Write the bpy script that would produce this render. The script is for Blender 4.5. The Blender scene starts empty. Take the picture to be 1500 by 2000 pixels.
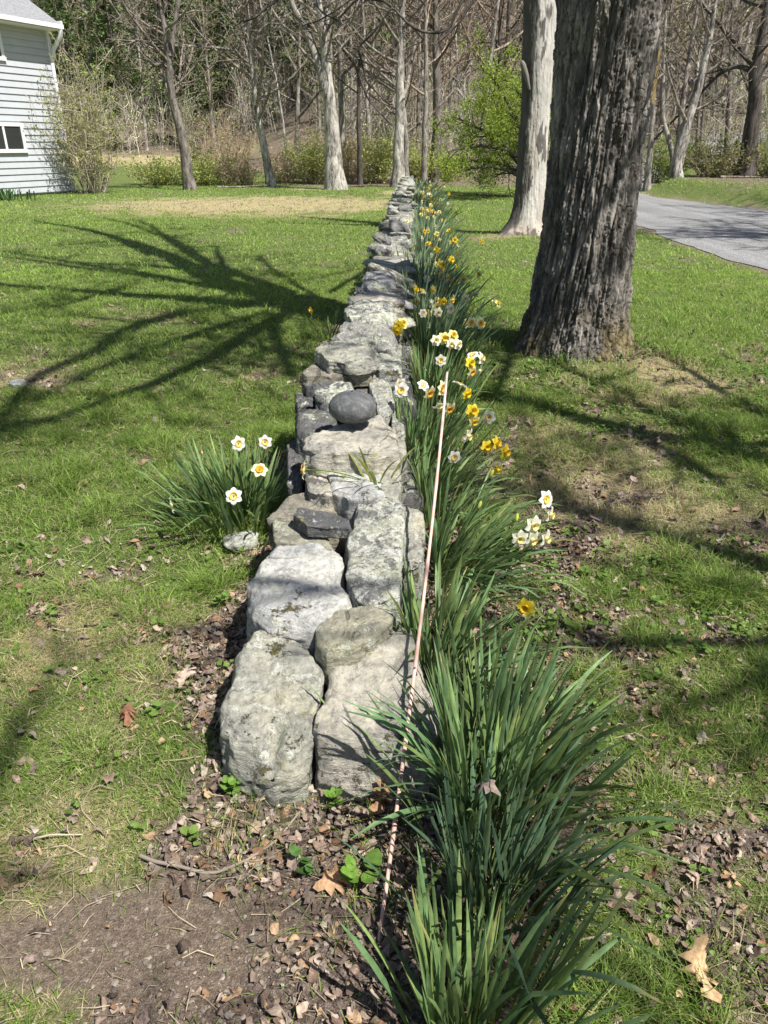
import bpy, math, random
import numpy as np
from mathutils import Vector, Matrix

# ------------------------------------------------------------------ camera, sky, sun, exposure
SC = bpy.context.scene
COL = SC.collection
R = math.radians
PITCH = R(26.25); FPX = 1450.0; CAMZ = 1.6
cd = bpy.data.cameras.new('camera'); cam = bpy.data.objects.new('camera', cd); COL.objects.link(cam)
cam.location = (0, 0, CAMZ); cam.rotation_euler = (R(90) - PITCH, 0, 0)
cd.sensor_fit = 'VERTICAL'; cd.sensor_height = 36; cd.lens = FPX / 2000 * 36
cd.clip_start = 0.05; cd.clip_end = 2000
SC.camera = cam
SUN_AZ = R(130); SUN_EL = R(58)
W = bpy.data.worlds.new('World'); SC.world = W; W.use_nodes = True
_sky = W.node_tree.nodes.new('ShaderNodeTexSky'); _sky.sky_type = 'NISHITA'; _sky.sun_disc = False
_sky.sun_elevation = SUN_EL; _sky.sun_rotation = SUN_AZ; _sky.dust_density = 1.2
W.node_tree.links.new(_sky.outputs[0], W.node_tree.nodes['Background'].inputs[0])
W.node_tree.nodes['Background'].inputs[1].default_value = 0.065
sl = bpy.data.lights.new('sun', 'SUN'); sl.energy = 5.0; sl.angle = R(0.55); sl.color = (1, 0.955, 0.89)
sun = bpy.data.objects.new('sun', sl); COL.objects.link(sun)
SDIR = Vector((math.sin(SUN_AZ) * math.cos(SUN_EL), math.cos(SUN_AZ) * math.cos(SUN_EL), math.sin(SUN_EL)))
sun.rotation_euler = SDIR.to_track_quat('Z', 'Y').to_euler(); sun.location = SDIR * 60
SC.view_settings.view_transform = 'Standard'; SC.view_settings.look = 'None'
SC.view_settings.exposure = 0.62; SC.view_settings.gamma = 1
SC.cycles.max_bounces = 6; SC.cycles.diffuse_bounces = 3; SC.cycles.transmission_bounces = 4
SC.cycles.transparent_max_bounces = 6; SC.cycles.use_denoising = True
SC.cycles.caustics_reflective = False; SC.cycles.caustics_refractive = False

rng = np.random.default_rng(7)
random.seed(7)

# ------------------------------------------------------------------ pixel helpers (photo pixels, 1500 x 2000)
_F = Vector((0, math.cos(PITCH), -math.sin(PITCH))); _U = Vector((0, math.sin(PITCH), math.cos(PITCH)))
def ray(px, py):
    return _F * FPX + Vector((1, 0, 0)) * (px - 750) + _U * (1000 - py)
def at_z(px, py, z=0.0):
    d = ray(px, py); t = (z - CAMZ) / d.z
    return Vector((0, 0, CAMZ)) + d * t
def at_Y(px, py, Y):
    d = ray(px, py); t = Y / d.y
    return Vector((0, 0, CAMZ)) + d * t

# ------------------------------------------------------------------ noise
def _h(ix, iy, iz, seed):
    h = (ix.astype(np.int64) * 374761393 + iy.astype(np.int64) * 668265263 + iz.astype(np.int64) * 1274126177 + seed * 974634721) & 0xffffffff
    h = ((h ^ (h >> 13)) * 1103515245) & 0xffffffff
    h = ((h ^ (h >> 16)) * 668265263) & 0xffffffff
    return ((h ^ (h >> 15)) & 0xffffff) / float(0xffffff)
def vnoise(P, seed=0):
    P = np.asarray(P, float); i = np.floor(P).astype(np.int64); f = P - i; f = f * f * (3 - 2 * f)
    x, y, z = i[..., 0], i[..., 1], i[..., 2]; u, v, w = f[..., 0], f[..., 1], f[..., 2]
    def c(a, b, d): return _h(x + a, y + b, z + d, seed)
    x00 = c(0,0,0)*(1-u)+c(1,0,0)*u; x10 = c(0,1,0)*(1-u)+c(1,1,0)*u
    x01 = c(0,0,1)*(1-u)+c(1,0,1)*u; x11 = c(0,1,1)*(1-u)+c(1,1,1)*u
    return (x00*(1-v)+x10*v)*(1-w)+(x01*(1-v)+x11*v)*w
def fbm(P, oct=4, seed=0, gain=0.5):
    P = np.asarray(P, float); s = 0; a = 1; t = 0
    for k in range(oct):
        s = s + a * vnoise(P, seed + k * 17); t += a; a *= gain; P = P * 2.03 + 3.7
    return s / t
def n2(x, y, s, seed=0, oct=3):
    return fbm(np.stack([np.asarray(x) * s, np.asarray(y) * s, np.zeros_like(np.asarray(x, float))], -1), oct, seed)
def sstep(a, b, x):
    t = np.clip((np.asarray(x, float) - a) / (b - a), 0, 1); return t * t * (3 - 2 * t)

# ------------------------------------------------------------------ mesh accumulation
class Acc:
    def __init__(s): s.V = []; s.Q = []; s.T = []; s.C = []; s.n = 0
    def add(s, V, quads=None, tris=None, col=(1, 1, 1)):
        V = np.asarray(V, float).reshape(-1, 3)
        if quads is not None and len(quads): s.Q.append(np.asarray(quads, np.int64).reshape(-1, 4) + s.n)
        if tris is not None and len(tris): s.T.append(np.asarray(tris, np.int64).reshape(-1, 3) + s.n)
        c = np.asarray(col, float)
        if c.ndim == 1: c = np.tile(c, (len(V), 1))
        if c.shape[1] == 3: c = np.hstack([c, np.full((len(c), 1), .5)])
        s.V.append(V); s.C.append(c); s.n += len(V)
    def tube(s, P, rad, sides=6, col=(1, 1, 1), cap=True):
        P = np.asarray(P, float); n = len(P); rad = np.broadcast_to(np.asarray(rad, float), (n,))
        T = np.gradient(P, axis=0); T /= np.linalg.norm(T, axis=1)[:, None] + 1e-9
        ref = np.array([0, 0, 1.0]) if abs(T[0][2]) < .9 else np.array([1.0, 0, 0])
        A = np.cross(T, ref); A /= np.linalg.norm(A, axis=1)[:, None] + 1e-9
        B = np.cross(T, A)
        th = np.arange(sides) * 2 * math.pi / sides
        V = P[:, None, :] + rad[:, None, None] * (A[:, None, :] * np.cos(th)[None, :, None] + B[:, None, :] * np.sin(th)[None, :, None])
        i = np.arange(n - 1)[:, None] * sides; j = np.arange(sides)[None, :]; k = (j + 1) % sides
        Q = np.stack([i + j, i + k, i + sides + k, i + sides + j], -1).reshape(-1, 4)
        V = V.reshape(-1, 3); tr = None
        if cap:
            V = np.vstack([V, P[-1:] + T[-1:] * rad[-1]]); b = (n - 1) * sides
            tr = [(b + q, b + (q + 1) % sides, n * sides) for q in range(sides)]
        s.add(V, Q, tr, col)
    def box(s, c, d, col=(1, 1, 1), M=None):
        x, y, z = np.asarray(d) / 2
        V = np.array([(-x,-y,-z),(x,-y,-z),(x,y,-z),(-x,y,-z),(-x,-y,z),(x,-y,z),(x,y,z),(-x,y,z)])
        V = V + np.asarray(c)
        if M is not None: V = V @ np.asarray(M).T
        s.add(V, [(3,2,1,0),(4,5,6,7),(0,1,5,4),(1,2,6,5),(2,3,7,6),(3,0,4,7)], None, col)
    def mesh(s, name, m, smooth=True):
        me = bpy.data.meshes.new(name)
        V = np.vstack(s.V) if s.V else np.zeros((0, 3)); C = np.vstack(s.C) if s.C else np.zeros((0, 4))
        Q = np.vstack(s.Q) if s.Q else np.zeros((0, 4), np.int64); T = np.vstack(s.T) if s.T else np.zeros((0, 3), np.int64)
        me.vertices.add(len(V)); me.vertices.foreach_set('co', V.astype(np.float32).ravel())
        nl = len(Q) * 4 + len(T) * 3; me.loops.add(nl); me.polygons.add(len(Q) + len(T))
        me.loops.foreach_set('vertex_index', np.concatenate([Q.ravel(), T.ravel()]).astype(np.int32))
        st = np.concatenate([np.arange(len(Q)) * 4, len(Q) * 4 + np.arange(len(T)) * 3]).astype(np.int32)
        me.polygons.foreach_set('loop_start', st)
        me.polygons.foreach_set('use_smooth', np.full(len(st), bool(smooth)))
        me.update(calc_edges=True); me.validate()
        a = me.color_attributes.new('Col', 'FLOAT_COLOR', 'POINT')
        a.data.foreach_set('color', C.astype(np.float32).ravel())
        if m: me.materials.append(m)
        return me
    def build(s, name, m, parent=None, smooth=True):
        o = bpy.data.objects.new(name, s.mesh(name, m, smooth)); COL.objects.link(o)
        if parent: o.parent = parent
        return o

def tag(o, label=None, cat=None, group=None, kind=None):
    if label: o['label'] = label
    if cat: o['category'] = cat
    if group: o['group'] = group
    if kind: o['kind'] = kind
    return o
def empty(name, loc, label, cat, group=None):
    o = bpy.data.objects.new(name, None); COL.objects.link(o); o.location = loc; o.empty_display_size = .1
    return tag(o, label, cat, group)
def copy_tree(o, parent=None):
    c = o.copy(); COL.objects.link(c)
    if parent: c.parent = parent
    for ch in [x for x in SC.objects if x.parent == o and x != c]: copy_tree(ch, c)
    return c

# ------------------------------------------------------------------ materials
class NT:
    def __init__(s, name):
        s.m = bpy.data.materials.new(name); s.m.use_nodes = True; s.t = s.m.node_tree
        s.b = s.t.nodes['Principled BSDF']; s.out = s.t.nodes['Material Output']
        s.b.inputs['Specular IOR Level'].default_value = 0.25
    def n(s, ty, **kw):
        x = s.t.nodes.new(ty)
        for k, v in kw.items():
            if k in x.inputs: s.set(x, k, v)
            else: setattr(x, k, v)
        return x
    def set(s, x, k, v):
        if hasattr(v, 'links'): s.t.links.new(v, x.inputs[k])
        else: x.inputs[k].default_value = v
    def pos(s, scale=(1, 1, 1), obj=True):
        tc = s.n('ShaderNodeTexCoord'); mp = s.n('ShaderNodeMapping')
        s.t.links.new(tc.outputs['Object'], mp.inputs['Vector']); mp.inputs['Scale'].default_value = scale
        return mp.outputs[0]
    def noise(s, vec, scale, detail=5, rough=.6, dist=0):
        x = s.n('ShaderNodeTexNoise'); s.t.links.new(vec, x.inputs['Vector'])
        x.inputs['Scale'].default_value = scale; x.inputs['Detail'].default_value = detail
        x.inputs['Roughness'].default_value = rough; x.inputs['Distortion'].default_value = dist
        return x.outputs['Fac']
    def vor(s, vec, scale, feature='F1', out='Distance'):
        x = s.n('ShaderNodeTexVoronoi', feature=feature); s.t.links.new(vec, x.inputs['Vector']); x.inputs['Scale'].default_value = scale
        return x.outputs[out]
    def ramp(s, fac, stops):
        x = s.n('ShaderNodeValToRGB'); s.t.links.new(fac, x.inputs[0]); e = x.color_ramp.elements
        while len(e) < len(stops): e.new(0.5)
        for el, (p, c) in zip(e, stops): el.position = p; el.color = (*c, 1) if not np.isscalar(c) else (c, c, c, 1)
        return x.outputs[0]
    def mix(s, f, a, b, mode='MIX'):
        x = s.n('ShaderNodeMix', data_type='RGBA', blend_type=mode)
        for i, v in ((0, f), (6, a), (7, b)):
            if hasattr(v, 'links'): s.t.links.new(v, x.inputs[i])
            else: x.inputs[i].default_value = v if i == 0 else (*v, 1)
        return x.outputs[2]
    def math(s, op, a, b=0.0):
        x = s.n('ShaderNodeMath', operation=op)
        for i, v in ((0, a), (1, b)):
            if hasattr(v, 'links'): s.t.links.new(v, x.inputs[i])
            else: x.inputs[i].default_value = v
        return x.outputs[0]
    def attr(s, name='Col'):
        x = s.n('ShaderNodeAttribute', attribute_name=name); return x.outputs['Color']
    def bump(s, h, strength=.5, dist=.02):
        x = s.n('ShaderNodeBump'); s.t.links.new(h, x.inputs['Height']); x.inputs['Strength'].default_value = strength; x.inputs['Distance'].default_value = dist
        s.t.links.new(x.outputs[0], s.b.inputs['Normal'])
    def base(s, c, rough=.8):
        s.set(s.b, 'Base Color', c if hasattr(c, 'links') else (*c, 1)); s.b.inputs['Roughness'].default_value = rough
        return s
    def trans(s, c, f=.3):
        tr = s.n('ShaderNodeBsdfTranslucent'); s.t.links.new(c, tr.inputs[0]); mx = s.n('ShaderNodeMixShader'); mx.inputs[0].default_value = f
        s.t.links.new(s.b.outputs[0], mx.inputs[1]); s.t.links.new(tr.outputs[0], mx.inputs[2]); s.t.links.new(mx.outputs[0], s.out.inputs[0])

def m_leaf(name, f=.3, rough=.55, var=.25, scale=60):
    n = NT(name); c = n.attr(); nz = n.noise(n.pos(), scale, 2)
    c = n.mix(1, c, n.ramp(nz, [(.3, 1 - var), (.7, 1 + var)]), 'MULTIPLY'); n.base(c, rough)
    if f: n.trans(c, f)
    return n.m
def m_bark(name, dark, light, sc=6, stretch=.22, bump=.6, dist=.03, lich=None):
    n = NT(name); p = n.pos((1, 1, stretch)); a = n.noise(p, sc, 8, .7, .3); v = n.noise(p, sc * 4, 4, .7)
    h = n.math('ADD', n.math('MULTIPLY', a, .7), n.math('MULTIPLY', v, .3))
    c = n.ramp(h, [(.40, dark), (.5, tuple((x + y) / 2 for x, y in zip(dark, light))), (.58, light)])
    if lich:
        l = n.noise(n.pos(), 2.2, 6, .7); c = n.mix(n.ramp(l, [(.56, 0), (.72, .6)]), c, lich)
    c = n.mix(1, c, n.attr(), 'MULTIPLY')
    n.base(c, .9); n.bump(h, bump, dist); return n.m
M = {}
M['grass'] = m_leaf('grass_blades', .5, .5, .2, 20)
M['litter'] = m_leaf('dead_leaves', .1, .8, .3, 90)
M['strap'] = m_leaf('daffodil_leaf', .32, .42, .22, 45)
M['petal'] = m_leaf('petal', .35, .6, .06, 120)
M['trumpet'] = m_leaf('trumpet', .25, .6, .15, 150)
M['weed'] = m_leaf('weed_leaf', .3, .5, .2, 80)
M['spring'] = m_leaf('spring_leaf', .5, .55, .3, 3)
M['needle'] = m_leaf('needle', .1, .6, .4, 1.5)
M['bark_grey'] = m_bark('bark_grey', (.08, .07, .06), (.42, .385, .34), 6, .3, .9, .05, (.44, .42, .38))
M['bark_pale'] = m_bark('bark_pale', (.09, .08, .07), (.62, .58, .52), 5, .3, 1.0, .08, (.5, .48, .42))
M['bark_dark'] = m_bark('bark_dark', (.03, .026, .022), (.13, .115, .1), 9, .2, .8, .03)
M['bark_mid'] = m_bark('bark_mid', (.05, .043, .036), (.27, .24, .21), 7, .3, .9, .04)
M['twig'] = m_leaf('twig', 0, .85, .3, 4)

def m_stone():
    n = NT('lichen_stone'); p = n.pos(); at = n.n('ShaderNodeAttribute', attribute_name='Col'); tint = at.outputs['Color']; am = at.outputs['Alpha']
    a = n.noise(p, 5, 9, .65); b = n.noise(p, 38, 7, .75); st = n.noise(n.pos((3, 3, 22)), 4, 5, .6, .6); w = n.noise(p, 75, 5, .75)
    c = n.ramp(a, [(.3, (.55, .57, .60)), (.48, (.92, .92, .91)), (.62, (1.12, 1.10, 1.02)), (.75, (1.3, 1.22, 1.08))])
    c = n.mix(1, c, n.ramp(b, [(.3, .55), (.48, .98), (.7, 1.3)]), 'MULTIPLY')
    c = n.mix(.7, c, n.mix(1, c, n.ramp(st, [(.35, .62), (.55, 1.1)]), 'MULTIPLY'))
    c = n.mix(1, c, tint, 'MULTIPLY')
    amt = n.math('MULTIPLY', n.math('SUBTRACT', am, .5), .26)
    wv = n.math('MULTIPLY', n.math('SUBTRACT', w, .5), .42)
    l1 = n.math('ADD', n.math('ADD', n.noise(p, 6.5, 7, .75), wv), amt)
    lm = n.ramp(l1, [(.55, 0), (.60, 1)])
    c = n.mix(n.math('MULTIPLY', lm, .72), c, n.mix(w, (.30, .32, .22), (.62, .63, .50)))
    l2 = n.math('ADD', n.math('ADD', n.noise(n.pos((1.3, 1.3, 1.3)), 13, 6, .78, .5), n.math('MULTIPLY', wv, .8)), amt)
    lm2 = n.ramp(l2, [(.585, 0), (.625, 1)])
    c = n.mix(n.math('MULTIPLY', lm2, .85), c, n.mix(b, (.42, .44, .37), (.74, .74, .68)))
    l3 = n.noise(n.pos((.9, 1.1, 1)), 9, 6, .75); c = n.mix(n.math('MULTIPLY', n.ramp(n.math('ADD', l3, wv), [(.62, 0), (.67, 1)]), .55), c, (.40, .39, .14))
    dk = n.math('ADD', n.noise(p, 17, 6, .78), n.math('MULTIPLY', wv, .7))
    c = n.mix(n.math('MULTIPLY', n.ramp(dk, [(.60, 0), (.66, 1)]), .55), c, (.055, .055, .05))
    ms = n.math('ADD', n.noise(n.pos((1, 1, 1.6)), 4.2, 7, .78), n.math('MULTIPLY', wv, .7)); msm = n.ramp(ms, [(.615, 0), (.655, 1)])
    c = n.mix(msm, c, n.mix(n.ramp(w, [(.4, 0), (.6, 1)]), (.035, .032, .012), (.17, .15, .055)))
    cr = n.vor(n.pos((1, .8, 1)), 2.6, 'DISTANCE_TO_EDGE'); crn = n.math('ADD', cr, n.math('MULTIPLY', n.math('SUBTRACT', a, .5), .22))
    crm = n.math('MULTIPLY', n.ramp(crn, [(.0, 1), (.010, 0)]), n.ramp(n.noise(p, 3, 2), [(.45, 0), (.55, 1)]))
    c = n.mix(n.math('MULTIPLY', crm, .6), c, (.05, .045, .04))
    n.base(c, .9)
    h = n.math('ADD', n.math('MULTIPLY', a, .4), n.math('ADD', n.math('MULTIPLY', b, .55), n.math('MULTIPLY', st, .4)))
    h = n.math('ADD', h, n.math('ADD', n.math('MULTIPLY', n.math('MULTIPLY', lm, w), .18), n.math('MULTIPLY', n.math('MULTIPLY', msm, w), .6)))
    h = n.math('SUBTRACT', h, n.math('MULTIPLY', crm, .25))
    n.bump(h, 1.0, .026); return n.m
M['stone'] = m_stone()

def m_ground():
    n = NT('ground_cover'); p = n.pos(); mk = n.attr('Mask'); sp = n.n('ShaderNodeSeparateColor'); n.t.links.new(mk, sp.inputs[0])
    lit, straw, dirt = sp.outputs; fl = n.n('ShaderNodeAttribute', attribute_name='Wood').outputs['Fac']
    big = n.noise(p, .55, 5, .6); mid = n.noise(p, 6, 6, .7); fine = n.noise(p, 55, 5, .75); ff = n.noise(p, 220, 3, .7)
    g = n.ramp(mid, [(.3, (.06, .10, .022)), (.5, (.14, .20, .045)), (.7, (.24, .31, .085))])
    g = n.mix(n.ramp(fine, [(.4, .75), (.58, 0)]), g, (.06, .05, .036))
    g = n.mix(n.ramp(big, [(.42, 0), (.62, .7)]), g, (.13, .165, .045))
    s_ = n.ramp(fine, [(.3, (.22, .18, .09)), (.7, (.52, .44, .25))])
    c = n.mix(straw, g, s_)
    l = n.ramp(fine, [(.30, (.03, .022, .017)), (.45, (.11, .082, .066)), (.56, (.22, .17, .14)), (.7, (.38, .31, .26))])
    c = n.mix(lit, c, l)
    d = n.ramp(fine, [(.3, (.10, .078, .06)), (.5, (.20, .152, .112)), (.7, (.33, .265, .20))])
    d = n.mix(n.ramp(ff, [(.62, 0), (.7, .6)]), d, (.42, .38, .32))
    c = n.mix(dirt, c, d)
    w = n.ramp(mid, [(.3, (.06, .05, .037)), (.5, (.16, .128, .093)), (.7, (.30, .245, .18))])
    c = n.mix(fl, c, w)
    c = n.mix(1, c, n.ramp(ff, [(.25, .75), (.75, 1.25)]), 'MULTIPLY')
    n.base(c, .95)
    n.bump(n.math('ADD', n.math('MULTIPLY', fine, .6), n.math('MULTIPLY', ff, .4)), .9, .02); return n.m
M['ground'] = m_ground()
def m_road():
    n = NT('gravel'); p = n.pos(); a = n.noise(p, 1.1, 5, .6); v = n.vor(p, 38, 'F1', 'Color'); b = n.noise(p, 80, 4, .7); lt = n.noise(n.pos((2.2, .12, 1)), 1, 4, .6)
    c = n.ramp(b, [(.3, (.11, .108, .102)), (.5, (.215, .21, .20)), (.7, (.38, .372, .355))])
    c = n.mix(.35, c, v, 'OVERLAY'); hs = n.n('ShaderNodeHueSaturation'); hs.inputs['Saturation'].default_value = .12
    n.t.links.new(c, hs.inputs['Color']); c = hs.outputs[0]
    c = n.mix(1, c, n.ramp(lt, [(.35, .8), (.65, 1.15)]), 'MULTIPLY')
    n.base(c, .95); n.bump(n.math('ADD', b, n.vor(p, 38)), .7, .02); return n.m
M['road'] = m_road()
def m_plain(name, c, rough=.6, var=.08, sc=12):
    n = NT(name); nz = n.noise(n.pos(), sc, 5, .6)
    n.base(n.mix(1, n.mix(1, c, n.ramp(nz, [(.3, 1 - var), (.7, 1 + var)]), 'MULTIPLY'), n.attr(), 'MULTIPLY'), rough); return n.m
M['siding'] = m_plain('painted_siding', (.48, .505, .54), .55, .05, 3)
M['white'] = m_plain('white_trim', (.82, .83, .84), .45, .03)
M['roof'] = m_plain('roof_shingle', (.25, .255, .265), .9, .3, 14)
M['foundation'] = m_plain('foundation', (.2, .2, .19), .9, .15)
n_ = NT('window_glass'); n_.base((.03, .035, .035), .08); n_.b.inputs['Specular IOR Level'].default_value = .6; M['glass'] = n_.m
M['rod'] = m_plain('weathered_rod', (1, 1, 1), .6, .2, 30)
M['yellow'] = m_plain('yellow_board', (.32, .23, .09), .6, .3)
M['black'] = m_plain('dark_post', (.03, .028, .025), .7, .2)

# ------------------------------------------------------------------ terrain and layout functions
def wx(y): return -0.20 + 0.038 * np.asarray(y, float)              # the wall's centre line
_ry = np.array([-40, 8, 14, 19, 22, 25, 28, 31, 35, 39, 43, 47, 50, 52, 54, 100.]); _rx = np.array([7.9, 7.9, 8.0, 8.15, 8.1, 7.5, 7.1, 7.6, 9.4, 11.6, 14., 17.0, 21., 26., 36., 300.])
def roadx(y): return np.interp(y, _ry, _rx)
def roadhw(y): return np.interp(y, [0, 20, 30, 44, 48, 51, 54], [2.6, 2.5, 2.1, 2.0, 2.6, 4.0, 8.])
def height(x, y):
    x = np.asarray(x, float); y = np.asarray(y, float)
    h = .028 * np.maximum(0, y - 37)
    st = 56 + 20 * sstep(0, 1, (-x - 3) / 14) - 6 * sstep(6, 20, x)
    k = 5.0; s = (y - st) / k
    h = h + .40 * k * np.logaddexp(0, s) - .40 * k * np.logaddexp(0, -st / k)
    rd = np.abs(x - roadx(y)) - roadhw(y)
    bank = np.where(x > roadx(y), 1, 0) * .5 * sstep(.15, 1.4, rd) * sstep(14, 19, y)
    h = h + bank
    h = h + .05 * (n2(x, y, .35, 5) - .5) * sstep(.0, 1.5, rd) + .016 * (n2(x, y, 5, 9) - .5) * sstep(0, .4, rd)
    bt = np.hypot(x - 1.6, y - 6.25); h = h + .10 * np.exp(-(bt / .95) ** 2)
    wt = np.hypot(x - 2.85, y - 15.4); h = h + .07 * np.exp(-(wt / 1.0) ** 2)
    return h
def H(x, y): return float(height(np.array([x]), np.array([y]))[0])
def masks(x, y):
    dx = x - wx(y); ny = n2(x, y, 2.3, 21, 4); nz = n2(x, y, 9, 22, 3); nb = n2(x, y, .9, 23, 3)
    on = sstep(30, 27, y)
    left = np.exp(-np.maximum(0, -dx - .43) / (.13 + .05 * sstep(4.8, 1.8, y))) * (dx < 0) * (.25 + .75 * sstep(10, 6.5, y))
    right = np.exp(-np.maximum(0, dx - .42) / (.08 + .30 * sstep(5.5, 2, y))) * (dx >= 0)
    lit = (left + right) * on * sstep(.5, 1.2, y)
    lit = lit * np.maximum(sstep(-.70, -.42, x), sstep(1.45, 1.7, y)) + .8 * sstep(1.75, 1.4, y) * np.exp(-((x - .02) / .33) ** 2)
    fgr = sstep(7.5, 3.5, y) * sstep(.2, .8, dx)
    lit = sstep(.30, .66, lit * 1.05 + (ny - .5) * 1.7 + (nz - .5) * 1.0 + .12 * fgr)
    straw = np.exp(-(((x + 3.9) / 6.0) ** 2 + ((y - 24) / 5.0) ** 2) ** 1.4) * .92
    straw = straw + .8 * np.exp(-(np.hypot(x + 3, y - 33) / 1.2) ** 2) + .7 * np.exp(-(np.hypot((x - .3) / .6, (y - 30.5) / 2)) ** 2)
    straw = straw + .22 * np.exp(-(np.hypot(x - 1.6, y - 5.7) / .8) ** 2) + .5 * np.exp(-(np.hypot(x - 2.8, y - 14.9) / 1.1) ** 2)
    straw = straw + (.18 + .14 * sstep(0, .6, dx)) * sstep(9, 3, y) + .32 * sstep(.48, .68, nb) * sstep(20, 10, y)
    straw = np.where(y > 40, straw + 1.0 * sstep(50, 55, y) * sstep(-6, -12, x), straw)
    straw = sstep(.28, .85, straw + (ny - .5) * .9)
    e = np.hypot((x + .64) / .40, (y - 1.06) / .16)
    dirt = sstep(1.25, .75, e + (ny - .5) * 1.2)
    rdd = np.abs(x - roadx(y)) - roadhw(y); dirt = np.maximum(dirt, sstep(.32, .0, rdd + (ny - .5) * .7) * (y < 45))
    wood = sstep(33.5, 36, y + (nb - .5) * 3) * np.where(x < roadx(y) - 2.2, 1, 0) * (1 - np.where(y < 46, sstep(-3, -5.5, x), sstep(-8, -11, x)) * sstep(68, 62, y))
    wood = np.maximum(wood, sstep(52, 60, y + (nb - .5) * 4 + np.where(x < -4, -9, 0)))
    wood = np.maximum(wood, sstep(1.1, 2.2, x - roadx(y) - roadhw(y) + (ny - .5) * 2) * sstep(14, 20, y))
    return lit, straw, dirt, wood

# ------------------------------------------------------------------ ground sheet
def spaced(lo, hi, n, c, a):
    u0 = math.asinh((lo - c) / a); u1 = math.asinh((hi - c) / a)
    return c + a * np.sinh(np.linspace(u0, u1, n))
gx = spaced(-220, 220, 300, 0, 1.1); gy = spaced(-60, 420, 420, 2.2, 1.6)
GX, GY = np.meshgrid(gx, gy); nx, ny_ = len(gx), len(gy)
a = Acc(); idx = np.arange(nx * ny_).reshape(ny_, nx)
a.add(np.stack([GX.ravel(), GY.ravel(), height(GX, GY).ravel()], -1), np.stack([idx[:-1, :-1], idx[:-1, 1:], idx[1:, 1:], idx[1:, :-1]], -1))
ground = a.build('ground', M['ground']); tag(ground, kind='structure')
_l, _s, _d, _w = masks(GX.ravel(), GY.ravel())
at = ground.data.color_attributes.new('Mask', 'FLOAT_COLOR', 'POINT')
at.data.foreach_set('color', np.stack([_l, _s, _d, np.ones_like(_l)], -1).astype(np.float32).ravel())
at = ground.data.attributes.new('Wood', 'FLOAT', 'POINT'); at.data.foreach_set('value', _w.astype(np.float32))

a = Acc(); ys = np.arange(-40, 54.5, .25); us = np.linspace(-1, 1, 15)
X = roadx(ys)[:, None] + us[None, :] * (roadhw(ys)[:, None] + .08 * (n2(ys[:, None] + 0 * us[None], us[None] * 3 + 0 * ys[:, None], .9, 41) - .5) * 6 * (np.abs(us) > .9)[None])
Yg = np.repeat(ys[:, None], len(us), 1)
Z = height(roadx(ys), ys)[:, None] + .03 - .03 * us[None] ** 2 + .012
Z = np.maximum(Z, height(X, Yg) + .012)
i2 = np.arange(X.size).reshape(X.shape)
a.add(np.stack([X, Yg, Z], -1), np.stack([i2[:-1, :-1], i2[:-1, 1:], i2[1:, 1:], i2[1:, :-1]], -1))
tag(a.build('road', M['road']), kind='structure')

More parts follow.
